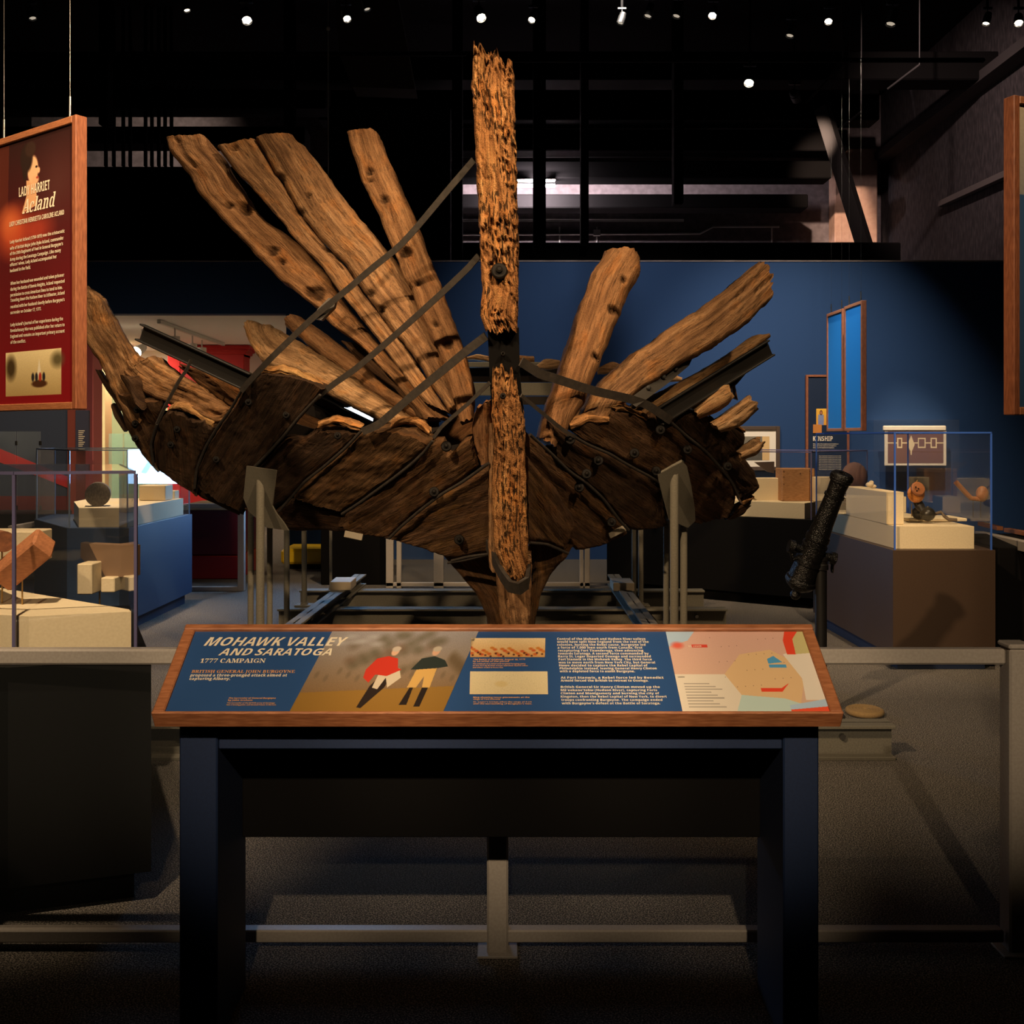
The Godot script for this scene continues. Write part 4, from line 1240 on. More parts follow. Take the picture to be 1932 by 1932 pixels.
	washer(stem, 942, 511, 5.27, 0.042, "bolt_plate")
	washer(low, 949, 668, 5.42, 0.012, "bolt")
	washer(low, 949, 747, 5.41, 0.016, "bolt")
	# side cheek of the stem and deadwood below it
	timber("stem_cheek", w, pl([921,800, 922,880, 921,960, 922,1040, 924,1080]), pl([936,800, 936,880, 935,960, 938,1040, 955,1095]), ramp2(Vector2(928, 800), 5.62, Vector2(930, 1080), 5.85), M.oak, {"thick": 0.25, "seed": 62, "grain": 0.01, "rag0": 0.0})
	timber("deadwood", w, pl([830,1040, 846,1062, 872,1090, 899,1123, 918,1165, 930,1240, 935,1295]), pl([925,1020, 930,1046, 935,1070, 945,1100, 952,1160, 958,1240, 960,1295]), ramp2(Vector2(880, 1040), 6.36, Vector2(940, 1290), 6.5), M.oak_dark,
		{"thick": 0.2, "seed": 63, "rag0": 0.0, "lump": 0.01, "tint": Color(1.5, 1.25, 1.0), "grain": 0.004})
	timber("deadwood", w, pl([994,1005, 998,1028, 1003,1070, 1001,1110, 998,1160, 992,1240, 985,1295]), pl([1082,1030, 1070,1052, 1043,1080, 1022,1123, 1009,1176, 1004,1240, 1000,1295]), ramp2(Vector2(1030, 1030), 6.36, Vector2(1000, 1290), 6.5), M.oak_dark,
		{"thick": 0.2, "seed": 64, "rag0": 0.0, "lump": 0.01, "tint": Color(1.7, 1.3, 1.0), "grain": 0.004})
	timber("deadwood", w, pl([935,1060, 938,1120, 945,1180, 950,1240, 952,1300]), pl([1003,1060, 1004,1120, 1000,1180, 998,1240, 994,1300]), ramp2(Vector2(970, 1060), 6.0, Vector2(970, 1300), 6.2), M.oak, {"thick": 0.3, "seed": 65, "grain": 0.012, "lump": 0.012, "crack": [[0.3, 0.1, 0.9, 0.012]]})
	st = gs()
	strip(st, [at(920, 1027, 5.95), at(933, 1057, 5.83), at(948, 1086, 5.7), at(962, 1106, 5.64), at(980, 1110, 5.62), at(994, 1100, 5.64), at(998, 1075, 5.8)], Vector3(0, 1, 0.5), 0.075, 0.022)
	put(st, "iron_collar", M.strap, w, "dark iron strap cupping the foot of the stem")
	# --- flat steel straps that tie the timbers
	strap(w, pl([894,302, 851,352, 789,426, 752,466, 702,506, 665,538, 590,600, 513,674, 470,720, 455,738]), 5.32, 6.1, 0.034)
	strap(w, pl([903,483, 883,506, 839,548, 784,598, 729,647, 672,695, 625,728, 600,748]), 5.36, 5.98, 0.034)
	strap(w, pl([917,634, 879,663, 839,696, 783,742, 717,799, 684,814]), 5.4, 5.88, 0.045)
	strap(w, pl([924,722, 886,759, 850,790, 833,806, 818,826]), 5.45, 5.68, 0.02)
	strap(w, pl([983,682, 1018,705, 1047,714, 1119,737, 1186,752, 1221,764, 1266,794]), 5.42, 6.2, 0.05)
	strap(w, pl([983,746, 1018,775, 1061,810, 1085,824]), 5.45, 5.8, 0.02)
	strap(w, pl([360,679, 352,698, 338,718, 312,766, 296,800]), 6.45, 6.45, 0.02)
	# lead pad under the first strap
	st = gs()
	px_slab(st, PackedVector2Array([Vector2(588, 600), Vector2(600, 582), Vector2(620, 562), Vector2(634, 565), Vector2(630, 580), Vector2(606, 604)]), flat(5.86), 0.06)
	put(st, "strap_pad", std(C(74, 68, 62), 0.6), w, "grey wedge pad under a strap")
	# wires lying in the seams between the planks
	for s in [[1000,820, 1037,853, 1075,890, 1107,912, 1139,942, 1169,982, 1186,1000], [1066,812, 1075,819, 1107,838, 1149,856, 1174,871, 1199,885, 1224,898, 1245,911], [1264,795, 1298,825, 1330,850, 1358,880, 1383,912, 1394,938],
		[922,874, 873,909, 834,932, 795,961, 756,994, 734,1016], [816,832, 800,853, 777,875, 744,901, 679,948, 645,970], [683,812, 653,844, 614,878, 575,909, 547,941, 526,965], [604,745, 565,786, 534,824, 498,863, 480,881],
		[457,735, 435,773, 411,805, 387,845, 371,886, 367,921], [296,800, 285,838, 290,878, 300,890], [1000,1024, 1032,1027, 1072,1044], [922,1045, 885,1050, 852,1058], [845,1062, 880,1056, 920,1046]]:
		st = gs()
		var pts := []
		for p in resample(pl(s), 24): pts.append(at(p.x, p.y, skin(p) - 0.055))
		tube(st, pts, 0.009, 6)
		put(st, "seam_wire", M.strap, w)
	for p in [[1076,829], [1129,869], [1246,811], [1197,855], [1297,848], [1373,880], [1093,919], [1107,894], [1238,889], [842,842], [819,928], [469,759], [637,822], [540,783], [258,773], [255,799], [255,827], [322,839], [408,867], [334,810], [866,1018], [1154,985]]:
		washer(w, p[0], p[1], skin(Vector2(p[0], p[1])) - 0.05, 0.03 if p[0] > 700 else 0.022)

func strap(w: Node3D, pts2: Array, d0: float, d1: float, width: float) -> void:
	var st := gs()
	var pts := []
	var n := 30
	var rs := resample(pts2, n)
	for i in n + 1: pts.append(at(rs[i].x, rs[i].y, lerpf(d0, d1, float(i) / n)))
	strip(st, pts, Vector3(0.15, 1, 0.35), width, 0.008)
	put(st, "steel_strap", M.strap, w)

# a rolled steel channel from a to b: web and two flanges
func channel(called: String, w: Node3D, a: Vector3, b: Vector3, h: float, fl: float) -> void:
	var z := (b - a).normalized()
	var up := (Vector3.UP - z * z.y).normalized()
	var side := up.cross(z).normalized()
	if side.z < 0.0: side = -side
	var st := gs()
	bar(st, a, b, 0.01, h * 2.0, up)
	for s in [-1.0, 1.0]:
		bar(st, a + up * s * h + side * fl * 0.5, b + up * s * h + side * fl * 0.5, fl, 0.012, up)
	put(st, called, M.steel_dark, w)

func perforated_angle(w: Node3D) -> void:
	# bolted steel angle with holes under the big right timber
	var poly := PackedVector2Array([Vector2(1286, 668), Vector2(1310, 668), Vector2(1300, 690), Vector2(1262, 722), Vector2(1200, 768), Vector2(1190, 760), Vector2(1196, 746), Vector2(1250, 706)])
	var st := gs()
	px_slab(st, poly, ramp2(Vector2(1300, 670), 6.28, Vector2(1195, 760), 6.0), 0.02)
	var o := put(st, "steel_angle", std(C(60, 57, 54), 0.5, 0.3), w)
	for p in [[1274, 697], [1251, 711], [1223, 732]]:
		st = gs()
		var q := at(p[0], p[1], 6.02 + (p[0] - 1195) * 0.0025)
		lathe(st, Transform3D(Basis(), q), [Vector2(0.014, 0), Vector2(0.014, 0.03), Vector2(0.006, 0.034), Vector2(0.0005, 0.034)], 12)
		put(st, "bolt", M.black_metal, o)

func i_beam(st: SurfaceTool, a: Vector3, b: Vector3, h: float, wd: float) -> void:
	# standing on the floor at a.y
	var m := Vector3(0, h / 2.0, 0)
	bar(st, a + m, b + m, 0.012, h, Vector3.UP, 0.0)
	bar(st, a + Vector3(0, 0.008, 0), b + Vector3(0, 0.008, 0), wd, 0.016, Vector3.UP, 0.002)
	bar(st, a + Vector3(0, h - 0.008, 0), b + Vector3(0, h - 0.008, 0), wd, 0.016, Vector3.UP, 0.002)

func build_cradle() -> void:
	var c := thing("steel_cradle", "grey painted steel cradle of beams and posts under the wreck", "cradle", Vector3(0, 0, -6.6))
	var st: SurfaceTool
	for r in [[4.97, -1.84, 1.84], [6.5, -1.8, 1.78], [8.3, -1.89, 1.735], [9.3, -1.92, 1.74]]:
		st = gs()
		i_beam(st, Vector3(r[1], 0, -r[0]), Vector3(r[2], 0, -r[0]), 0.167, 0.13)
		var o := put(st, "cross_beam", M.grey_paint, c)
		for x in [r[1] + 0.24, r[2] - 0.24]:
			st = gs()
			cyl(st, Vector3(x, 0.1, -r[0] + 0.004), Vector3(x, 0.1, -r[0] + 0.022), 0.017, 0.014, 10)
			put(st, "bolt", M.bright_steel, o)
	for r in [[-1.42, -1.58], [0.95, 0.95]]:
		st = gs()
		i_beam(st, Vector3(r[0], 0.167, -9.6), Vector3(r[1], 0.167, -4.9), 0.1, 0.11)
		var o := put(st, "long_beam", M.grey_paint, c)
		for k in 5:
			st = gs()
			var t := 0.45 + 0.1 * k
			var x: float = lerpf(r[0], r[1], t) + (0.01 if r[0] < 0.0 else -0.01)
			cyl(st, Vector3(x, 0.22, lerpf(-9.6, -4.9, t)), Vector3(x + (0.02 if r[0] < 0.0 else -0.02), 0.22, lerpf(-9.6, -4.9, t)), 0.016, 0.012, 10)
			put(st, "bolt", M.bright_steel, o)
	# posts: picture place of the top, distance, radius
	for p in [[491, 905, 6.45, 0.026], [473, 975, 7.2, 0.021], [509, 985, 7.2, 0.02], [541, 1000, 7.9, 0.022], [574, 1003, 8.4, 0.022], [624, 1004, 9.2, 0.014],
		[1272, 895, 6.45, 0.027], [1290, 975, 6.9, 0.024], [1257, 995, 7.0, 0.02], [1209, 1006, 8.4, 0.022], [1196, 1006, 8.9, 0.02]]:
		st = gs()
		var top := at(p[0], p[1], p[2])
		var y0 := 0.0
		for bz in [4.97, 6.5, 8.3, 9.3]:
			if absf(bz - p[2]) < 0.12: y0 = 0.167
		cyl(st, Vector3(top.x, y0, top.z), Vector3(top.x, top.y, top.z), p[3], p[3], 20)
		var o := put(st, "post", M.grey_paint, c)
		st = gs()
		cyl(st, Vector3(top.x, top.y - 0.02, top.z), Vector3(top.x, top.y + 0.05, top.z), p[3] * 0.72, p[3] * 0.72, 16)
		bx(st, Vector3(top.x - p[3] * 0.9, top.y - 0.01, top.z - 0.012), Vector3(top.x + p[3] * 0.9, top.y + 0.045, top.z + 0.012))
		put(st, "post_head", M.grey_paint, o)
		st = gs()
		bx(st, Vector3(top.x - 0.07, y0, top.z - 0.06), Vector3(top.x + 0.07, y0 + 0.014, top.z + 0.06))
		cyl(st, Vector3(top.x, y0 + 0.014, top.z), Vector3(top.x, y0 + 0.03, top.z), p[3] * 1.5, p[3] * 1.2, 16)
		put(st, "foot_plate", M.grey_paint, o)
	# bent bearing plates against the planking
	for poly in [[465,879, 521,887, 513,954, 522,970, 534,985, 544,1001, 505,996, 469,965, 459,939], [1288,871, 1296,879, 1304,915, 1311,958, 1312,983, 1298,996, 1263,981, 1252,940, 1241,896, 1268,881]]:
		st = gs()
		var pts := PackedVector2Array()
		for p in pl(poly): pts.append(p)
		px_slab(st, pts, skin_off(-0.1), 0.03)
		put(st, "bearing_plate", M.grey_paint, c)
	st = gs()
	strip(st, [at(1242, 896, 6.5), at(1268, 881, 6.5), at(1289, 870, 6.48)], Vector3(0, 0.3, 1), 0.09, 0.012)
	put(st, "plate_lip", M.grey_paint, c)
	for p in [[666, 1010, 6.2], [1165, 1003, 6.5]]:
		st = gs()
		bar(st, at(p[0] - 16, p[1] - (3.0 if p[0] < 900 else -8.0), p[2]), at(p[0] + 18, p[1] + (4.0 if p[0] < 900 else -9.0), p[2]), 0.02, 0.04)
		put(st, "small_bracket", std(C(130, 122, 108), 0.5), c)
	for q in [[640, 1098, 8.6], [1175, 1100, 8.6]]:
		st = gs()
		bx(st, at(q[0] - 18, q[1], q[2]), at(q[0] + 22, q[1] + 16, q[2]) - Vector3(0, 0, 0.3))
		put(st, "timber_pad", std(C(176, 160, 136), 0.8), c)
	# coil of rope and blocks near the near beam
	var r := thing("rope_coil", "tan rope mat on the carpet beside the near grey beam", "rope", at(1615, 1362, 5.4) * Vector3(1, 0, 1))
	for k in 5:
		st = gs()
		var pts := []
		for i in 25:
			var a := TAU * i / 24.0
			pts.append(Vector3(1.97, 0.02, -5.72) + Vector3(cos(a) * (0.02 + 0.017 * k), 0, sin(a) * (0.02 + 0.017 * k)))
		tube(st, pts, 0.018, 8)
		put(st, "rope_turn", M.rope, r)

func info_panel() -> void:
	var o := thing("reading_rail", "sloped reading rail with a blue campaign print and map on navy legs", "reading rail", Vector3(-0.03, 0, -2.7))
	var bl := at(285, 1348, 2.5)
	var br := at(1592, 1348, 2.5)
	var tl := at(353, 1179, 2.768)
	var tr := at(1535, 1179, 2.768)
	var right := (br - bl).normalized()
	var up := ((tl + tr) / 2.0 - (bl + br) / 2.0)
	up = (up - right * up.dot(right))
	var hgt := up.length()
	up = up.normalized()
	var n := right.cross(up).normalized()
	var wid := br.x - bl.x
	var fw := 0.03
	var b := Basis(right, up, n)
	# frame: four bars, proud of the print; the lower one is thin
	var st: SurfaceTool
	for s in [[0.0, 0.008], [hgt - 0.02, 0.02]]:
		st = gs()
		box(st, Transform3D(b, bl + right * wid / 2.0 + up * (s[0] + s[1] / 2.0) - n * 0.02), Vector3(wid, s[1], 0.05), 0.003)
		put(st, "frame_bar", M.frame_wood_flat, o)
	for x in [fw / 2.0, wid - fw / 2.0]:
		st = gs()
		box(st, Transform3D(b, bl + right * x + up * (hgt - 0.012) / 2.0 - n * 0.021), Vector3(fw, hgt - 0.028, 0.048), 0.003)
		put(st, "frame_bar", M.frame_wood_flat, o)
	st = gs()
	box(st, Transform3D(b, bl + right * wid / 2 + up * hgt / 2 - n * 0.016), Vector3(wid - fw, hgt - 0.016, 0.02), 0.0)
	var board := put(st, "print_board", M.print_blue, o)
	# places on the print: picture point to the plane of the board
	var org := bl - n * 0.005
	var on := func(x: float, y: float) -> Vector3:
		var dir := at(x, y, 1.0) - Vector3(0, EYE, 0)
		var eye := Vector3(0, EYE, 0)
		return eye + dir * ((org - eye).dot(n) / dir.dot(n))
	var patch := func(called: String, mat: Material, q: Array, lift: float) -> void:
		var s2 := gs()
		var v := []
		for i in 4: v.append(on.call(q[i * 2], q[i * 2 + 1]) + n * lift)
		var u := [Vector2(0, 0), Vector2(1, 0), Vector2(1, 1), Vector2(0, 1)]
		# a fine grid keeps the print straight inside a slanted outline
		for i in 8:
			for j in 8:
				for k in [[0, 0], [1, 0], [1, 1], [0, 0], [1, 1], [0, 1]]:
					var a: float = (i + k[0]) / 8.0
					var c: float = (j + k[1]) / 8.0
					s2.set_uv(Vector2(a, c))
					s2.add_vertex((v[0] as Vector3).lerp(v[1], a).lerp((v[3] as Vector3).lerp(v[2], a), c))
		put(s2, called, mat, board)
	patch.call("figure_picture", image_mat(paint_officers()), [627, 1191, 903, 1191, 836, 1343, 546, 1343], 0.0004)
	patch.call("battle_picture", image_mat(paint_battle()), [889, 1204, 1029, 1204, 1028, 1240, 887, 1240], 0.0004)
	patch.call("old_map", image_mat(paint_old_map()), [887, 1267, 1033, 1267, 1034, 1310, 886, 1310], 0.0004)
	patch.call("campaign_map", image_mat(paint_map()), [1256, 1192, 1522, 1192, 1574, 1344, 1288, 1344], 0.0004)
	# line: left end, right end, height of capitals in pixels
	var line := func(t: String, x0: float, x1: float, y: float, cap: float, mat: Material, font: Font, lean: float) -> void:
		var p: Vector3 = on.call(x0, y)
		var q: Vector3 = on.call(x1, y)
		var top: Vector3 = on.call(x0, y - cap)
		words(t, p + n * 0.0006, right, up, (q - p).dot(right), (top - p).dot(up), mat, board, font, lean)
	line.call("MOHAWK VALLEY", 381.0, 644.0, 1219.0, 16.0, M.cream_ink, font_bold, 0.35)
	line.call("AND SARATOGA", 409.0, 622.0, 1237.0, 13.0, M.cream_ink, font_bold, 0.35)
	line.call("1777 CAMPAIGN", 377.0, 500.0, 1251.0, 7.5, M.cream_ink, font_serif, 0.0)
	line.call("BRITISH GENERAL JOHN BURGOYNE", 361.0, 556.0, 1270.0, 5.0, M.orange_ink, font_serif, 0.0)
	line.call("proposed a three-pronged attack aimed at", 359.0, 541.0, 1277.0, 5.0, M.cream_ink, font_bold, 0.0)
	line.call("capturing Albany.", 357.0, 434.0, 1283.5, 5.0, M.cream_ink, font_bold, 0.0)
	line.call("The Surrender of General Burgoyne", 431.0, 520.0, 1319.0, 2.6, M.orange_ink, font_bold, 0.0)
	line.call("by John Graham", 430.0, 476.0, 1323.0, 2.6, M.orange_ink, font_bold, 0.0)
	line.call("The surrender of the British army at Saratoga", 428.0, 518.0, 1328.0, 2.2, M.orange_ink, font_bold, 0.0)
	line.call("was a turning point, and showed France in the war.", 427.0, 521.0, 1331.5, 2.2, M.orange_ink, font_bold, 0.0)
	line.call("The Battle of Oriskany, August 16, 1777", 893.0, 991.0, 1246.0, 2.6, M.orange_ink, font_bold, 0.0)
	line.call("by an artist of the period", 892.0, 960.0, 1249.5, 2.6, M.orange_ink, font_bold, 0.0)
	line.call("The ambush of a relief and hospital foraging party", 892.0, 992.0, 1254.0, 2.2, M.orange_ink, font_bold, 0.0)
	line.call("of the fort by British troops and their Native allies", 892.0, 996.0, 1257.5, 2.2, M.orange_ink, font_bold, 0.0)
	line.call("and others ended in heavy loss.", 892.0, 950.0, 1261.0, 2.2, M.orange_ink, font_bold, 0.0)
	line.call("Map showing troop placements at the", 893.0, 999.0, 1317.5, 2.6, M.orange_ink, font_bold, 0.0)
	line.call("siege of Fort Stanwix", 893.0, 944.0, 1321.0, 2.6, M.orange_ink, font_bold, 0.0)
	line.call("St. Leger's troops after the siege of Fort", 893.0, 1003.0, 1326.0, 2.2, M.orange_ink, font_bold, 0.0)
	line.call("and the surrounding of Burgoyne's men.", 893.0, 1004.0, 1329.5, 2.2, M.orange_ink, font_bold, 0.0)
	var body := [
		["Control of the Mohawk and Hudson River valleys", 1051, 1218, 1208], ["would have split New England from the rest of the", 1051, 1224, 1213.4], ["colonies, hurting the Rebel cause. Burgoyne led", 1051, 1218, 1219],
		["a force of 7,000 men south from Canada, first", 1052, 1212, 1224.4], ["recapturing Fort Ticonderoga, then advancing", 1053, 1214, 1230], ["towards Saratoga. A second force commanded by", 1053, 1224, 1235.6],
		["Barry St. Leger departed Oswego and surrounded", 1053, 1228, 1241], ["Fort Stanwix in the Mohawk Valley. The third force", 1054, 1230, 1246.6], ["was to move north from New York City, but General", 1054, 1236, 1252.4],
		["Howe decided to capture the Rebel capital of", 1055, 1222, 1258], ["Philadelphia instead, leaving General Henry Clinton", 1056, 1239, 1263.6], ["with a depleted force to assist Burgoyne.", 1056, 1198, 1269],
		["At Fort Stanwix, a Rebel force led by Benedict", 1058, 1252, 1281], ["Arnold forced the British to retreat to Oswego.", 1058, 1224, 1286.6],
		["British General Sir Henry Clinton moved up the", 1058, 1245, 1298.6], ["Mâ'eekane'tokw (Hudson River), capturing Forts", 1058, 1240, 1304.6], ["Clinton and Montgomery and burning the city of", 1058, 1244, 1310.6],
		["Kingston, then the Rebel capital of New York, to divert", 1058, 1258, 1316.8], ["troops confronting Burgoyne. The campaign ended", 1059, 1250, 1323], ["with Burgoyne's defeat at the Battle of Saratoga.", 1060, 1246, 1329.4]]
	for t in body: line.call(t[0], float(t[1]), float(t[2]), float(t[3]), 4.0, M.cream_ink, font_bold, 0.0)
	line.call("ST. LEGER", 1299.0, 1324.0, 1221.0, 2.6, M.cream_ink, font_bold, 0.0)
	line.call("LEGEND", 1279.0, 1292.0, 1279.0, 2.2, std(C(90, 80, 70), 0.8), font_bold, 0.0)
	# legs: a board face and a return to the back, apron and back panel
	var f := 2.6
	for s in [[338, 410, 1], [1478, 1545, -1]]:
		st = gs()
		bx(st, Vector3(at(s[0], 0, f).x, 0.0, -f), Vector3(at(s[1], 0, f).x, 0.845, -f - 0.28), 0.004)
		put(st, "leg", M.navy_base, o)
	st = gs()
	bx(st, Vector3(at(410, 0, f).x, at(0, 1416, f).y, -f - 0.01), Vector3(at(1478, 0, f).x, 0.845, -f - 0.04), 0.003)
	put(st, "apron", M.navy_base, o)
	st = gs()
	bx(st, Vector3(at(410, 0, f).x, 0.44, -f - 0.24), Vector3(at(1478, 0, f).x, 0.86, -f - 0.262), 0.003)
	put(st, "back_panel", M.black, o)
	st = gs()
	bx(st, Vector3(at(400, 0, f).x, 0.846, -f + 0.03), Vector3(at(1490, 0, f).x, 0.862, -f - 0.2), 0.004)
	put(st, "under_frame", M.black, o)

func guard_rails() -> void:
	var g := thing("guard_rail", "grey metal guard rail with glass panels in front of the wreck", "guard rail", Vector3(0, 0, -3.1))
	var d := 3.1
	var st := gs()
	bx(st, Vector3(-2.3, 0.865, -d + 0.02), Vector3(at(1893, 0, d).x, 0.912, -d - 0.02), 0.006)
	put(st, "top_rail", M.grey_rail, g)
	st = gs()
	bx(st, Vector3(-2.3, 0.028, -d + 0.02), Vector3(at(1889, 0, d).x, 0.066, -d - 0.02), 0.004)
	put(st, "bottom_rail", M.grey_rail, g)
	for x in [at(939, 0, d).x, at(1915, 0, d).x, -1.62]:
		st = gs()
		bx(st, Vector3(x - 0.032, 0.0, -d + 0.035), Vector3(x + 0.032, 0.915 if x > 1.0 else 0.865, -d - 0.035), 0.006)
		var p := put(st, "post", M.grey_rail, g)
		if x > 1.0:
			st = gs()
			bx(st, Vector3(x - 0.036, 0.915, -d + 0.039), Vector3(x + 0.036, 0.93, -d - 0.039), 0.006)
			put(st, "post_cap", M.grey_rail, p)
		st = gs()
		bx(st, Vector3(x - 0.06, 0.0, -d + 0.06), Vector3(x + 0.06, 0.008, -d - 0.06), 0.002)
		put(st, "foot_plate", M.grey_rail, p)
	for s in [[-1.58, -0.08], [0.0, 1.46]]:
		st = gs()
		quad(st, Vector3(s[0], 0.066, -d), Vector3(s[1], 0.066, -d), Vector3(s[1], 0.865, -d), Vector3(s[0], 0.865, -d))
		put(st, "glass_panel", M.glass, g)
	# the same railing behind the wreck
	var h := thing("guard_rail", "grey railing with glass panels behind the wreck, seen under the planks", "guard rail", Vector3(-0.5, 0, -10.5))
	d = 10.5
	for s in [[728, 742], [748, 757], [818, 837], [1094, 1101], [1103, 1113]]:
		st = gs()
		bx(st, Vector3(at(s[0], 0, d).x, 0.0, -d), Vector3(at(s[1], 0, d).x, 0.9, -d - 0.07), 0.004)
		put(st, "post", M.grey_rail, h)
	for s in [[757, 818], [837, 1094]]:
		st = gs()
		var gx0 := at(s[0], 0, d).x
		var gx1 := at(s[1], 0, d).x
		quad(st, Vector3(gx0, 0.06, -d - 0.03), Vector3(gx1, 0.06, -d - 0.03), Vector3(gx1, 0.86, -d - 0.03), Vector3(gx0, 0.86, -d - 0.03))
		put(st, "glass_panel", M.glass, h)
	st = gs()
	bx(st, Vector3(at(728, 0, d).x, 0.86, -d), Vector3(at(1113, 0, d).x, 0.9, -d - 0.07), 0.004)
	put(st, "top_rail", M.grey_rail, h)
	st = gs()
	bx(st, Vector3(at(728, 0, d).x, 0.02, -d), Vector3(at(1113, 0, d).x, 0.06, -d - 0.05), 0.004)
	put(st, "bottom_rail", M.grey_rail, h)
	# railing at the left before the maroon base
	var k := thing("guard_rail", "grey railing before the maroon display base left of the support posts", "guard rail", at(440, 1130, 10.3) * Vector3(1, 0, 1))
	st = gs()
	bx(st, Vector3(at(448, 0, 10.3).x, 0.0, -10.3), Vector3(at(460, 0, 10.3).x, 0.88, -10.37), 0.004)
	put(st, "post", M.grey_rail, k)
	st = gs()
	bx(st, Vector3(at(352, 0, 10.3).x, 0.0, -10.3), Vector3(at(448, 0, 10.3).x, 0.045, -10.35), 0.004)
	put(st, "bottom_rail", M.grey_rail, k)
	st = gs()
	bx(st, Vector3(at(352, 0, 10.3).x, 0.84, -10.3), Vector3(at(448, 0, 10.3).x, 0.88, -10.35), 0.004)
	put(st, "top_rail", M.grey_rail, k)

func vitrine(o: Node3D, plan: PackedVector2Array, y0: float, y1: float, edge: Material, back := -99.0) -> void:
	# acrylic cover: panes along the plan, a lid, and bright cut edges
	var n := plan.size()
	for i in n:
		var a := Vector3(plan[i].x, y0, plan[i].y)
		var b := Vector3(plan[(i + 1) % n].x, y0, plan[(i + 1) % n].y)
		var st := gs()
		var h := Vector3(0, (y1 - y0) / 2.0, 0)
		quad(st, a, b, b + h * 2.0, a + h * 2.0)
		put(st, "acrylic_pane", M.pane, o)
		if a.z < back: continue
		st = gs()
		if b.z > back: bar(st, a + Vector3(0, y1 - y0 - 0.004, 0), b + Vector3(0, y1 - y0 - 0.004, 0), 0.01, 0.01, Vector3.UP, 0.0)
		bx(st, a + Vector3(-0.005, 0, -0.005), a + Vector3(0.005, y1 - y0 - 0.01, 0.005), 0.0)
		put(st, "cut_edge", edge, o)
	var st := gs()
	var ids := Geometry2D.triangulate_polygon(plan)
	for i in range(0, ids.size(), 3):
		tri(st, Vector3(plan[ids[i]].x, y1 - 0.004, plan[ids[i]].y), Vector3(plan[ids[i + 1]].x, y1 - 0.004, plan[ids[i + 1]].y), Vector3(plan[ids[i + 2]].x, y1 - 0.004, plan[ids[i + 2]].y))
	put(st, "acrylic_lid", M.pane, o)

func case_on(o: Node3D, plan: PackedVector2Array, h: float, y1: float, base: Material, edge: Material, inset := 0.025, back := -99.0, kick := 0.1) -> void:
	var c := Vector2.ZERO
	for p in plan: c += p / plan.size()
	var grow := func(by: float) -> PackedVector2Array:
		var q := Geometry2D.offset_polygon(plan, by, Geometry2D.JOIN_MITER)
		return q[0]
	var st := gs()
	plan_prism(st, plan, kick, h)
	put(st, "base", base, o)
	st = gs()
	plan_prism(st, grow.call(-0.05), 0.0, kick)
	put(st, "kick_plate", M.navy_base if base != M.black else M.black, o)
	vitrine(o, grow.call(-inset), h, y1, edge, back)

func block(label: String, lo: Vector3, hi: Vector3, called := "display_block", category := "plinth", mat: Material = null) -> void:
	var st := gs()
	bx(st, lo, hi, 0.004)
	var m := put(st, numbered(called), mat if mat else M.beige, self)
	tag(m, label, category)

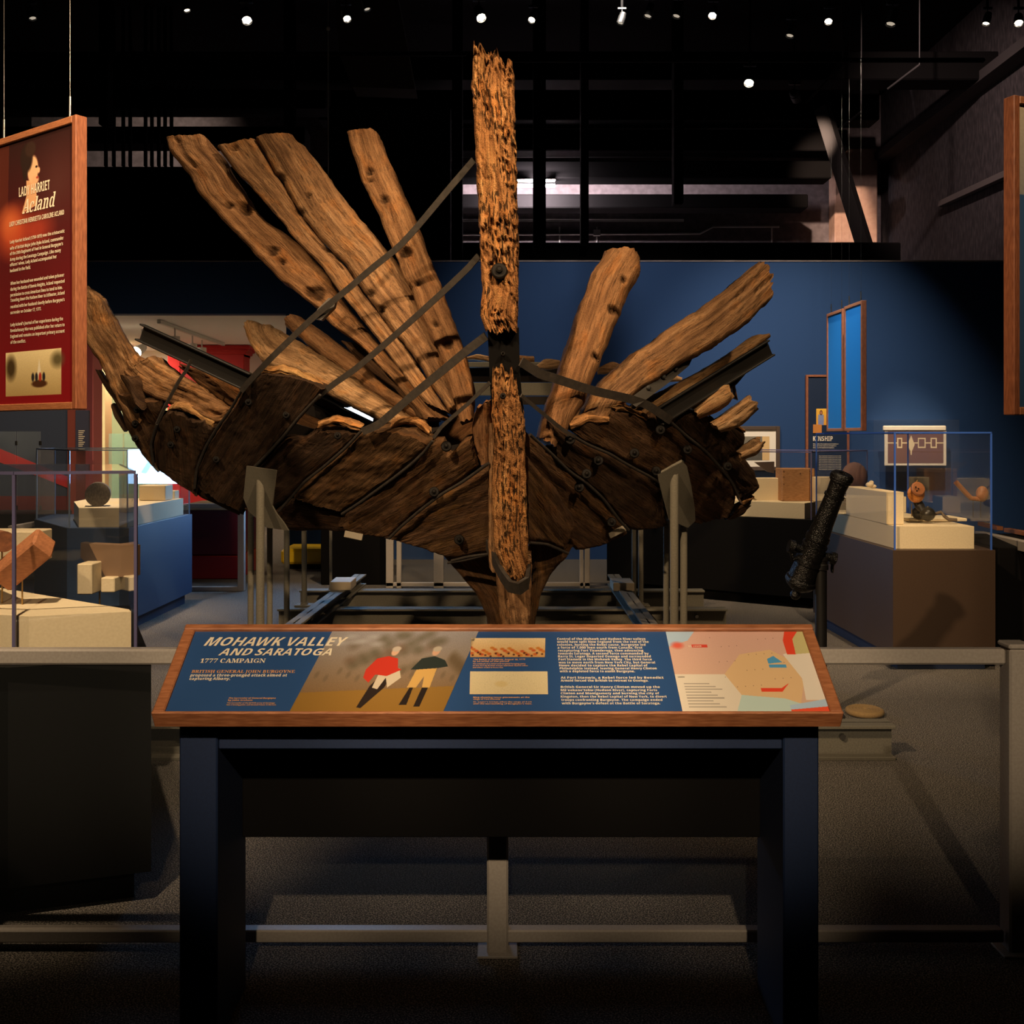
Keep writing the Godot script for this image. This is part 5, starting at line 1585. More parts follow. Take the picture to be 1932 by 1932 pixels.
func left_cases() -> void:
	# near case
	var o := thing("display_case", "near acrylic display case on a black base at the left edge", "display case", Vector3(-1.8, 0, -3.9))
	var plan := PackedVector2Array([Vector2(-1.62, -3.29), Vector2(-1.205, -3.42), Vector2(-1.68, -4.5), Vector2(-2.7, -4.5), Vector2(-2.6, -3.5)])
	case_on(o, plan, 0.81, 1.437, M.black, M.pane_edge, 0.045, -3.62)
	var q := PackedVector2Array([Vector2(-1.585, -3.36), Vector2(-1.285, -3.455), Vector2(-1.31, -3.5), Vector2(-2.0, -4.0), Vector2(-2.6, -4.1), Vector2(-2.45, -3.6)])
	var st := gs()
	plan_prism(st, q, 0.812, 0.962)
	tag(put(st, "display_plinth", M.beige, self), "cream angular plinth inside the near case at the left edge", "plinth")
	get_child(get_child_count() - 1).name = numbered("display_plinth")
	block("cream block on the floor of the near case, in front of its back corner", at(145, 1064, 4.2), at(173, 1122, 4.2) - Vector3(0, 0, 0.2))
	block("taller cream block behind the wooden beam end in the near case", at(-40, 1003, 4.1), at(67, 1062, 4.1) - Vector3(0, 0, 0.15))
	block("low cream block right of the others in the near case", at(190, 1090, 4.25), at(216, 1118, 4.25) - Vector3(0, 0, 0.12))
	# squared wooden beam end on brass pins
	var wb := thing("beam_fragment", "squared reddish wooden beam end tilted on brass pins in the near case", "wood fragment", at(40, 1140, 3.65) * Vector3(1, 0, 1) + Vector3(0, 0.962, 0))
	st = gs()
	var a := at(4, 1090, 3.62)
	var b := at(86, 1022, 3.6)
	bar(st, a, b, 0.1, 0.085, Vector3(-0.4, 0.8, 0.5), 0.008)
	put(st, "beam", grainy(C(150, 92, 56), C(188, 122, 78), 46, 0.02, Vector3(3, 12, 3), 0.7), wb)
	for p in [[26, 1118, 1140], [42, 1110, 1160]]:
		st = gs()
		cyl(st, Vector3(at(p[0], 0, 3.6).x, 0.96, -3.6), at(p[0], p[1] - 22, 3.6), 0.003, 0.003, 8)
		put(st, "brass_pin", M.brass, wb)
	# round wooden end left of it
	var rb := thing("log_fragment", "round wooden log end on a pin at the left edge inside the near case", "wood fragment", at(5, 1040, 3.6))
	st = gs()
	cyl(st, at(8, 1022, 3.62), at(-40, 1010, 3.9), 0.037, 0.037, 20)
	put(st, "log", grainy(C(110, 66, 38), C(150, 96, 58), 47, 0.03, Vector3(3, 3, 3), 0.7), rb)
	st = gs()
	cyl(st, Vector3(at(4, 0, 3.63).x, 0.96, -3.63), at(4, 1035, 3.63), 0.003, 0.003, 8)
	put(st, "brass_pin", M.brass, rb)
	# dark slanted bracket-like board
	var sl := thing("slanted_board", "brown slanted board with a dark side at the back of the near case", "board", at(220, 1090, 4.35))
	st = gs()
	px_slab(st, PackedVector2Array([Vector2(168, 1026), Vector2(255, 1030), Vector2(255, 1088), Vector2(199, 1089)]), flat(4.3), 0.06)
	put(st, "face", std(C(120, 94, 70), 0.7), sl)
	st = gs()
	px_slab(st, PackedVector2Array([Vector2(152, 1024), Vector2(168, 1026), Vector2(199, 1089), Vector2(187, 1086), Vector2(152, 1052)]), flat(4.3), 0.05)
	put(st, "bevel", std(C(56, 42, 34), 0.7), sl)
	st = gs()
	cyl(st, Vector3(at(188, 0, 4.33).x, 0.81, -4.33), at(188, 1086, 4.33), 0.004, 0.004, 8)
	put(st, "brass_pin", M.brass, sl)

	# far case
	var f := thing("display_case", "far acrylic display case on a blue base left of the wreck", "display case", Vector3(-3.4, 0, -8.8))
	var pf := PackedVector2Array([Vector2(-3.52, -8.1), Vector2(-3.03, -8.1), Vector2(-3.0, -9.6), Vector2(-4.3, -9.6), Vector2(-4.2, -9.0)])
	case_on(f, pf, 0.83, 1.452, grainy(C(24, 50, 84), C(28, 56, 92), 48, 0.2, Vector3(1, 1, 1), 0.6), M.pane_edge_pale, 0.02)
	st = gs()
	plan_prism(st, PackedVector2Array([Vector2(-3.46, -8.18), Vector2(-3.07, -8.18), Vector2(-3.05, -9.5), Vector2(-3.9, -9.5), Vector2(-3.85, -9.0)]), 0.832, 0.985)
	tag(put(st, numbered("display_plinth"), M.beige, self), "cream plinth with a drum on it inside the far left case", "plinth")
	block("cream box behind the drum in the far left case", at(262, 916, 9.1), at(312, 944, 9.1) - Vector3(0, 0, 0.2))
	block("small cream box at the right end inside the far left case", at(312, 926, 9.4), at(330, 944, 9.4) - Vector3(0, 0, 0.12))
	var dr := thing("drum", "grey wooden drum standing on the cream plinth in the far left case", "drum", at(188, 956, 8.4))
	st = gs()
	lathe(st, Transform3D(Basis(Vector3(0.94, 0, -0.34), Vector3.UP, Vector3(0.34, 0, 0.94)), at(186, 931, 8.5)), [Vector2(0.094, 0), Vector2(0.097, 0.01), Vector2(0.094, 0.02), Vector2(0.094, 0.15), Vector2(0.098, 0.155), Vector2(0.098, 0.175), Vector2(0.09, 0.176)], 28)
	put(st, "shell", grainy(C(78, 70, 62), C(116, 106, 94), 49, 0.03, Vector3(6, 2, 6), 0.7), dr)
	st = gs()
	bx(st, at(176, 955, 8.36), at(200, 959, 8.36) - Vector3(0, 0, 0.1))
	put(st, "foot", std(C(70, 62, 54), 0.7), dr)
	# video screen on a black kiosk behind the wreck
	var k := thing("video_kiosk", "black kiosk behind the wreck with a bright white blue video screen", "kiosk", at(664, 1115, 10.6) * Vector3(1, 0, 1))
	st = gs()
	bx(st, Vector3(at(600, 0, 10.6).x, 0.0, -10.75), Vector3(at(729, 0, 10.6).x, 1.0, -11.3), 0.01)
	put(st, "cabinet", M.black, k)
	st = gs()
	bx(st, Vector3(-2.55, 1.0, -11.02), Vector3(-1.2, 2.0, -11.1), 0.008)
	put(st, "bezel", M.black, k)
	var scr := image_mat(paint_screen(), 0.2)
	scr.emission_enabled = true
	scr.emission = Color.WHITE
	scr.emission_operator = BaseMaterial3D.EMISSION_OP_MULTIPLY
	scr.emission_texture = scr.albedo_texture
	scr.emission_energy_multiplier = 7.0
	print_face("screen", scr, Vector3(-2.5, 1.95, -11.012), Vector3(1.25, 0, 0), Vector3(0, -0.9, 0), k)
	area("screen_light", Vector3(-1.87, 1.5, -10.98), Vector3(-1.87, 1.5, 0), Vector2(1.25, 0.9), 4.8, Color(0.36, 0.7, 1.0))
	# glass door case against the slate wall
	var gd := thing("glass_cabinet", "tall glass cabinet doors before the slate wall with red bands", "cabinet", at(40, 960, 11.5) * Vector3(1, 0, 1))
	for s in [[-30, 30], [32, 76]]:
		st = gs()
		bx(st, Vector3(at(s[0], 0, 11.5).x, at(0, 965, 11.5).y, -11.5), Vector3(at(s[1], 0, 11.5).x, at(0, 814, 11.5).y, -11.508), 0.0)
		put(st, "glass_door", pane(C(190, 205, 215), 0.1), gd)
	st = gs()
	for p in [[31, 836], [76, 836], [31, 958], [76, 958]]:
		bx(st, at(p[0] - 3, p[1] - 4, 11.49), at(p[0] + 3, p[1] + 4, 11.52))
	put(st, "hinge", M.black_metal, gd)
	st = gs()
	bx(st, Vector3(at(-40, 0, 11.5).x, 0.0, -11.3), Vector3(at(100, 0, 11.5).x, at(0, 968, 11.5).y, -12.0), 0.01)
	put(st, "cabinet_base", std(C(70, 66, 66), 0.6), gd)
	# railing between
	var rl := thing("guard_rail", "pale railing seen through the near left case", "guard rail", at(80, 1000, 9.6) * Vector3(1, 0, 1))
	st = gs()
	bar(st, at(20, 997, 9.0), at(132, 976, 10.2), 0.05, 0.045)
	put(st, "top_rail", M.grey_rail, rl)
	st = gs()
	bx(st, Vector3(at(108, 0, 9.9).x - 0.03, 0.0, -9.87), Vector3(at(108, 0, 9.9).x + 0.03, 0.8, -9.93))
	put(st, "post", M.grey_rail, rl)
	# small text panel on the brown red wall end
	var tp := thing("text_panel", "narrow dark text panel on the brown red wall end", "sign", at(153, 810, 12.7))
	st = gs()
	bx(st, at(142, 774, 12.86), at(167, 848, 12.86) - Vector3(0, 0, 0.05), 0.004)
	put(st, "panel", std(C(60, 62, 84), 0.6), tp)
	for i in 9:
		st = gs()
		bx(st, at(148, 812 + i * 3.6, 12.855), at(160 - (i % 3) * 2, 813.6 + i * 3.6, 12.86), 0.0)
		put(st, "print_line", M.cream_ink, tp)

func right_cases() -> void:
	var o := thing("display_case", "acrylic display case with bluish edges on a dark brown base at the right", "display case", Vector3(2.87, 0, -7.6))
	var plan := PackedVector2Array([Vector2(2.53, -6.8), Vector2(3.21, -6.8), Vector2(3.3, -8.5), Vector2(2.5, -8.5)])
	case_on(o, plan, 0.8, 1.585, M.dark_base, M.pane_edge_blue, 0.02)
	var st := gs()
	plan_prism(st, PackedVector2Array([Vector2(2.575, -6.87), Vector2(3.1, -6.87), Vector2(3.12, -7.6), Vector2(3.1, -8.4), Vector2(2.54, -8.4)]), 0.802, 0.952)
	tag(put(st, numbered("display_plinth"), M.beige, self), "cream plinth filling the floor of the right case", "plinth")
	block("tall cream block standing on the plinth in the right case", Vector3(2.56, 0.953, -7.0), Vector3(2.68, 1.175, -7.85))
	block("thin cream board under the black gourds in the right case", at(1716, 978, 7.2), at(1825, 984, 7.2) - Vector3(0, 0, 0.3))
	block("pale block at the right rear inside the right case", Vector3(2.98, 0.953, -8.1), Vector3(3.12, 1.08, -8.35))
	# no lamp strip is built; the front left edge is a plain blue bar
	# objects in the case
	var r := thing("shell_rattle", "orange brown turtle shell rattle on thin wires in the right case", "rattle", at(1728, 940, 7.1))
	st = gs()
	ball(st, at(1728, 932, 7.1), Vector3(0.058, 0.062, 0.05), 18)
	put(st, "shell", grainy(C(170, 96, 34), C(226, 150, 60), 53, 0.03, Vector3(4, 4, 4), 0.4), r)
	st = gs()
	lathe(st, Transform3D(frame_of(Vector3(0.15, 0.35, 1)), at(1731, 923, 7.06)), [Vector2(0.05, 0), Vector2(0.05, 0.012), Vector2(0.042, 0.02), Vector2(0.0005, 0.022)], 20)
	put(st, "face_disc", grainy(C(120, 70, 36), C(160, 100, 56), 54, 0.05, Vector3(5, 5, 5), 0.5), r)
	st = gs()
	for p in [[1728, 919], [1733, 922], [1730, 926]]: ball(st, at(p[0], p[1], 7.03), Vector3(0.006, 0.006, 0.006), 8)
	put(st, "hole", M.black, r)
	st = gs()
	tube(st, [at(1720, 975, 7.1), at(1720, 950, 7.1)], 0.003, 6)
	tube(st, [at(1717, 925, 7.1), at(1731, 906, 7.08)], 0.004, 6)
	put(st, "wire", M.brass, r)
	var gourds := [[1733, 968, 7.2, 0.048, "black round gourd behind, under the upright dark horn"], [1750, 970, 7.1, 0.052, "glossy black round gourd in front on the cream board"]]
	for g in gourds:
		var gd := thing("gourd", g[4], "gourd", at(g[0], g[1] + 10, g[2]))
		st = gs()
		ball(st, at(g[0], g[1], g[2]), Vector3(g[3], g[3] * 0.95, g[3]), 18)
		put(st, "body", std(C(42, 38, 30), 0.3), gd)
		st = gs()
		cyl(st, at(g[0], g[1] - 11, g[2]), at(g[0] + 1, g[1] - 15, g[2]), 0.012, 0.008, 10)
		put(st, "stem", std(C(50, 44, 36), 0.6), gd)
	st = gs()
	lathe(st, Transform3D(frame_of(at(1738, 960, 7.12) - at(1728, 943, 7.16)), at(1728, 942, 7.16)), [Vector2(0.012, 0), Vector2(0.03, 0.02), Vector2(0.032, 0.06), Vector2(0.02, 0.11), Vector2(0.006, 0.12)], 14)
	tag(put(st, numbered("dark_pod"), std(C(36, 32, 26), 0.5), self), "dark elongated pod leaning on the black gourds", "pod")
	st = gs()
	tube(st, [at(1764, 970, 7.1), at(1775, 966, 7.12), at(1782, 974, 7.1), at(1790, 980, 7.05), at(1805, 981, 7.05)], 0.012, 8)
	tag(put(st, numbered("twisted_root"), std(C(88, 72, 56), 0.7), self), "grey brown twisted strap lying right of the black gourds", "strap")
	var h := thing("carved_pipe", "slim carved wooden pipe on wire stands at the right of the right case", "pipe", at(1842, 940, 7.6))
	st = gs()
	tube(st, [at(1803, 909, 7.6), at(1822, 930, 7.6), at(1832, 940, 7.6), at(1850, 942, 7.6)], 0.018, 10)
	ball(st, at(1853, 932, 7.6), Vector3(0.045, 0.06, 0.04), 14)
	put(st, "pipe", grainy(C(130, 76, 44), C(180, 112, 66), 55, 0.04, Vector3(4, 4, 4), 0.5), h)
	st = gs()
	tube(st, [Vector3(at(1836, 0, 7.6).x, 0.955, -7.6), at(1836, 942, 7.6)], 0.003, 6)
	tube(st, [Vector3(at(1850, 0, 7.6).x, 0.955, -7.6), at(1850, 942, 7.6)], 0.003, 6)
	put(st, "wire", M.steel_dark, h)
	st = gs()
	for p in [[1641, 918, 0.03, 0.02], [1648, 921, 0.022, 0.014], [1644, 914, 0.018, 0.016]]: ball(st, at(p[0], p[1] - 3.5, 7.5), Vector3(p[2], p[3], p[2]), 12)
	tag(put(st, numbered("bone_piece"), std(C(196, 180, 150), 0.7), self), "small pale bone piece on top of the tall cream block", "bone")
	st = gs()
	for p in [[1597, 948], [1604, 945], [1608, 950], [1613, 948]]: ball(st, at(p[0], p[1], 8.2), Vector3(0.03, 0.025, 0.03), 10)
	tag(put(st, numbered("dark_cluster"), std(C(70, 50, 42), 0.8), self), "dark brown clustered object behind the gun's barrel in the right case", "artifact")

	# low case behind the wreck's right side
	var f := thing("display_case", "low acrylic display case on a long black base behind the wreck's right side", "display case", Vector3(2.4, 0, -10.0))
	var pf := PackedVector2Array([Vector2(0.96, -10.36), Vector2(2.7, -9.2), Vector2(3.6, -10.3), Vector2(2.0, -11.4)])
	case_on(f, pf, 0.805, 1.42, M.black, M.pane_edge, 0.02)
	st = gs()
	plan_prism(st, PackedVector2Array([Vector2(1.12, -10.34), Vector2(2.66, -9.31), Vector2(3.4, -10.3), Vector2(2.05, -11.2)]), 0.807, 0.95)
	tag(put(st, numbered("display_plinth"), M.beige, self), "cream plinth inside the low case behind the wreck's right side", "plinth")
	block("cream block left of the wooden crate in the low case", at(1400, 902, 9.75), at(1470, 946, 9.75) - Vector3(0, 0, 0.15))
	block("cream block right of the wooden crate in the low case", at(1538, 900, 9.5), at(1585, 946, 9.5) - Vector3(0, 0, 0.15))
	var c := thing("wooden_crate", "square light wooden crate on the cream plinth behind the gun", "crate", at(1505, 946, 9.6))
	st = gs()
	bx(st, at(1476, 884, 9.6), at(1528, 946, 9.6) - Vector3(0, 0, 0.25), 0.006)
	put(st, "box", M.plank_pine, c)
	st = gs()
	bx(st, at(1529, 884, 9.59), at(1537, 946, 9.59) - Vector3(0, 0, 0.26), 0.004)
	put(st, "side_board", M.plank_pine, c)
	st = gs()
	for p in [[1479, 889], [1479, 900], [1479, 914], [1510, 893], [1528, 889], [1529, 910], [1529, 940]]:
		bx(st, at(p[0] - 0.6, p[1] - 0.8, 9.595), at(p[0] + 0.6, p[1] + 0.8, 9.6), 0.0)
	put(st, "nail", std(C(60, 34, 20), 0.7), c)
	st = gs()
	px_slab(st, PackedVector2Array([Vector2(1424, 872), Vector2(1461, 871), Vector2(1461, 893), Vector2(1448, 890)]), flat(9.9), 0.03)
	tag(put(st, numbered("ceremonial_club"), std(C(66, 52, 44), 0.6), self), "dark brown wedge shaped piece mounted left of the wooden crate", "artifact")
	# arched hide object behind the gun muzzle
	st = gs()
	ball(st, at(1612, 900, 10.2), Vector3(0.13, 0.15, 0.1), 16)
	tag(put(st, numbered("fur_cap"), std(C(120, 82, 58), 0.9), self), "rounded brown cap behind the muzzle of the gun", "cap")
	# rail at the far right
	var w := thing("guard_rail", "pale railing with brown capped glass right of the right case", "guard rail", Vector3(3.9, 0, -7.6))
	st = gs()
	bar(st, at(1848, 1010, 8.6), at(1975, 1040, 6.6), 0.07, 0.07)
	put(st, "top_rail", M.grey_rail, w)
	st = gs()
	bar(st, at(1850, 988, 9.4), at(1887, 997, 8.6), 0.05, 0.035)
	bar(st, at(1900, 1000, 8.4), at(1990, 1016, 7.2), 0.05, 0.035)
	put(st, "wood_cap", M.frame_wood_flat, w)
	var db := thing("dark_display_base", "plain dark base under the railing at the right edge", "display base", Vector3(4.0, 0, -7.4))
	st = gs()
	bx(st, Vector3(3.42, 0.0, -7.2), Vector3(4.6, 0.78, -8.2), 0.01)
	put(st, "body", M.black, db)

func swivel_gun() -> void:
	var g := thing("swivel_gun", "black iron swivel gun pointing up on a black post before the right case", "cannon", Vector3(at(1549, 0, 5.7).x, 0, -5.7))
	var mz := at(1591, 893, 5.55)
	var br := at(1510, 1098, 5.75)
	var ax := (br - mz).normalized()
	var L := mz.distance_to(br)
	var xf := Transform3D(frame_of(ax), mz)
	var st := gs()
	lathe(st, xf, [Vector2(0.022, 0.06), Vector2(0.022, 0.0), Vector2(0.05, 0.0), Vector2(0.062, 0.012), Vector2(0.064, 0.03), Vector2(0.06, 0.036), Vector2(0.06, 0.046), Vector2(0.052, 0.056), Vector2(0.049, 0.1),
		Vector2(0.049, 0.125), Vector2(0.056, 0.128), Vector2(0.056, 0.14), Vector2(0.05, 0.145), Vector2(0.055, L * 0.45), Vector2(0.06, L * 0.56), Vector2(0.066, L * 0.565), Vector2(0.067, L * 0.6), Vector2(0.062, L * 0.61), Vector2(0.062, L * 0.635), Vector2(0.07, L * 0.64), Vector2(0.07, L * 0.655), Vector2(0.066, L * 0.66),
		Vector2(0.068, L * 0.78), Vector2(0.075, L * 0.785), Vector2(0.075, L * 0.82), Vector2(0.07, L * 0.83), Vector2(0.078, L * 0.96), Vector2(0.086, L * 0.97), Vector2(0.088, L * 1.0), Vector2(0.08, L * 1.02), Vector2(0.07, L * 1.04), Vector2(0.04, L * 1.07), Vector2(0.02, L * 1.085)], 32)
	put(st, "barrel", M.iron, g)
	st = gs()
	cyl(st, mz + ax * 0.008, mz + ax * 0.05, 0.021, 0.021, 16)
	put(st, "bore", M.black, g)
	st = gs()
	ball(st, mz + ax * (L * 1.12), Vector3(0.03, 0.03, 0.03), 14)
	cyl(st, mz + ax * (L * 1.06), mz + ax * (L * 1.1), 0.022, 0.018, 14)
	put(st, "cascabel", M.iron, g)
	# trunnions and yoke
	var tr := mz + ax * (L * 0.72)
	var side := ax.cross(Vector3(0, 0, 1)).normalized()
	if side.x < 0.0: side = -side
	st = gs()
	cyl(st, tr - side * 0.13, tr + side * 0.13, 0.022, 0.022, 16)
	put(st, "trunnion", M.iron, g)
	var head := at(1549, 1052, 5.7)
	st = gs()
	for s in [-1.0, 1.0]:
		tube(st, [head + Vector3(0, -0.02, 0), head + side * s * 0.06 + Vector3(0, 0.01, 0), tr + side * s * 0.115 + Vector3(0, -0.07, 0), tr + side * s * 0.12], 0.016, 10)
		lathe(st, Transform3D(frame_of(side), tr + side * s * 0.12 - side * 0.015), [Vector2(0.036, 0), Vector2(0.036, 0.03)], 16)
	put(st, "yoke", M.iron, g)
	st = gs()
	cyl(st, Vector3(head.x, 0.0, head.z), head, 0.032, 0.032, 24)
	lathe(st, Transform3D(frame_of(Vector3.UP), head - Vector3(0, 0.07, 0)), [Vector2(0.034, 0), Vector2(0.04, 0.004), Vector2(0.04, 0.03), Vector2(0.036, 0.035), Vector2(0.036, 0.05), Vector2(0.041, 0.055), Vector2(0.041, 0.075), Vector2(0.02, 0.08)], 24)
	put(st, "post", std(C(20, 19, 19), 0.45), g)
	st = gs()
	cyl(st, Vector3(head.x, 0.0, head.z), Vector3(head.x, 0.012, head.z), 0.13, 0.125, 28)
	put(st, "foot_plate", std(C(20, 19, 19), 0.45), g)

# a framed panel hanging upright on two rods and wires; origin at its near lower corner
func hanging_panel(called: String, label: String, near: Vector3, dir: Vector3, width: float, height: float, face: Vector3, print_mat: Material, edge := 0.055, group := "") -> Dictionary:
	var o := thing(called, label, "hanging sign", near + dir * width / 2.0, group)
	var b := Basis(dir, Vector3.UP, dir.cross(Vector3.UP))
	var n := b.z if b.z.dot(face) > 0.0 else -b.z
	var fw := 0.032
	var st := gs()
	var c := near + dir * width / 2.0 + Vector3(0, height / 2.0, 0)
	box(st, Transform3D(b, c), Vector3(width - fw, height - fw, 0.03), 0.0)
	var board := put(st, "print_board", print_mat, o)
	for s in [[fw / 2.0, height / 2.0, fw, height], [width - fw / 2.0, height / 2.0, fw, height]]:
		st = gs()
		box(st, Transform3D(b, near + dir * s[0] + Vector3(0, s[1], 0)), Vector3(s[2], s[3], edge), 0.003)
		put(st, "frame_bar", M.frame_wood, o)
	for y in [fw / 2.0, height - fw / 2.0]:
		st = gs()
		box(st, Transform3D(b, near + dir * width / 2.0 + Vector3(0, y, 0)), Vector3(width - 2.0 * fw, fw, edge), 0.003)
		put(st, "frame_bar", M.frame_wood_flat, o)
	for t in [0.09, width - 0.09]:
		st = gs()
		var p: Vector3 = near + dir * t + Vector3(0, height, 0)
		cyl(st, p, p + Vector3(0, 0.1, 0), 0.006, 0.006, 10)
		var rod := put(st, "rod", M.bright_steel, o)
		st = gs()
		cyl(st, p + Vector3(0, 0.1, 0), Vector3(p.x, 8.6, p.z), 0.0016 if p.z > -6.0 else 0.0007, 0.0016 if p.z > -6.0 else 0.0007, 6)
		put(st, "wire", M.bright_steel, rod)
	return {"node": o, "board": board, "n": n, "b": b}

func hanging_panels() -> void:
	# red panel at the left
	var near := at(154, 772, 4.5)
	var far := at(0, 774, 4.9)
	var dir := far - near
	dir.y = 0.0
	dir = dir.normalized()
	var W := 0.74
	var H := 1.29
	var r := hanging_panel("hanging_sign", "hanging red sign in a wooden frame with a woman's portrait at the left edge", near, dir, W, H, Vector3(1, 0, 1), std(C(140, 22, 26), 0.5))
	var n: Vector3 = r.n
	var right := -dir
	var o0 := near + dir * (W - 0.03) + Vector3(0, H - 0.03, 0) + n * 0.0155
	print_face("portrait_print", image_mat(paint_red_panel(), 0.45), o0, right * (W - 0.06), Vector3(0, -(H - 0.06), 0), r.board)
	var org := near + n * 0.0165
	var eye := Vector3(0, EYE, 0)
	var on := func(x: float, y: float) -> Vector3:
		var d := at(x, y, 1.0) - eye
		return eye + d * ((org - eye).dot(n) / d.dot(n))
	# rows: text, x0, y at x0, x1, y at x1, cap height px
	var rows := [
		["LADY HARRIET", 36, 372, 94, 362, 18.0], ["LADY CHRISTIAN HENRIETTA CAROLINE ACLAND", 18, 428, 121, 413, 9.0],
		["Lady Harriet Acland (1750-1815) was the aristocratic", 19, 460, 122, 446, 6.0], ["wife of British Major John Dyke Acland, commander", 19, 472, 120, 458, 6.0], ["of the 20th Regiment of Foot in General Burgoyne's", 19, 482, 119, 469, 6.0], ["Army during the Saratoga Campaign. Like many", 19, 493, 115, 481, 6.0], ["officers' wives, Lady Acland accompanied her", 19, 503, 107, 494, 6.0], ["husband in the field.", 19, 514, 58, 509, 6.0],
		["When her husband was wounded and taken prisoner", 20, 538, 121, 526, 6.0], ["during the Battle of Bemis Heights, Acland requested", 20, 549, 122, 537, 6.0], ["permission to cross American lines to tend to him.", 20, 560, 118, 550, 6.0], ["Traveling down the Hudson River to Stillwater, Acland", 20, 570, 122, 561, 6.0], ["reunited with her husband shortly before Burgoyne's", 20, 582, 122, 573, 6.0], ["surrender on October 17, 1777.", 20, 593, 78, 588, 6.0],
		["Lady Acland's journal of her experience during the", 20, 616, 119, 608, 6.0], ["Revolutionary War was published after her return to", 20, 627, 122, 619, 6.0], ["England and remains an important primary account", 20, 638, 122, 630, 6.0], ["of the conflict.", 20, 649, 49, 646, 6.0]]
	for t in rows:
		var p: Vector3 = on.call(t[1], t[2])
		var q: Vector3 = on.call(t[3], t[4])
		words(t[0], p, right, Vector3.UP, (q - p).dot(right), t[5] * 4.7 / F, M.cream_ink, r.board)
	var p: Vector3 = on.call(41, 404)
	var q: Vector3 = on.call(101, 394)
	words("Acland", p, right, Vector3.UP, (q - p).dot(right), 25.0 * 4.7 / F, M.cream_ink, r.board, font_serif, 0.3)
	# right edge panel
	var nr := at(1903, 783, 4.15)
	var r2 := hanging_panel("hanging_sign", "hanging blue sign in a wooden frame cut off by the right edge", nr, Vector3(0.93, 0, -0.36).normalized(), 0.75, 1.29, Vector3(0, 0, 1), std(C(54, 84, 120), 0.5))
	var n2: Vector3 = r2.n
	var d2 := Vector3(0.93, 0, -0.36).normalized()
	print_face("picture_print", image_mat(paint_blue_panel(), 0.45), nr + d2 * 0.03 + Vector3(0, 1.26, 0) + n2 * 0.0155, d2 * 0.69, Vector3(0, -1.23, 0), r2.board)
	# two light blue panels before the blue wall, seen from their side
	for s in [[3.535, -10.28, "right and nearer of the two light blue hanging signs before the blue wall"], [3.55, -10.93, "left and farther of the two light blue hanging signs before the blue wall"]]:
		hanging_panel("hanging_sign", s[2], Vector3(s[0], 1.615, s[1]), Vector3(-0.02, 0, -1).normalized(), 0.52, 1.31, Vector3(-1, 0, 0), std(C(24, 120, 190), 0.6), 0.05, "light blue hanging signs")

func frame4(o: Node3D, lo: Vector3, hi: Vector3, fw: float, depth: float, mat: Material) -> void:
	for s in [[lo.x, lo.y, lo.x + fw, hi.y], [hi.x - fw, lo.y, hi.x, hi.y], [lo.x + fw, lo.y, hi.x - fw, lo.y + fw], [lo.x + fw, hi.y - fw, hi.x - fw, hi.y]]:
		var st := gs()
		bx(st, Vector3(s[0], s[1], lo.z), Vector3(s[2], s[3], lo.z - depth), 0.005)
		put(st, "frame_bar", mat, o)

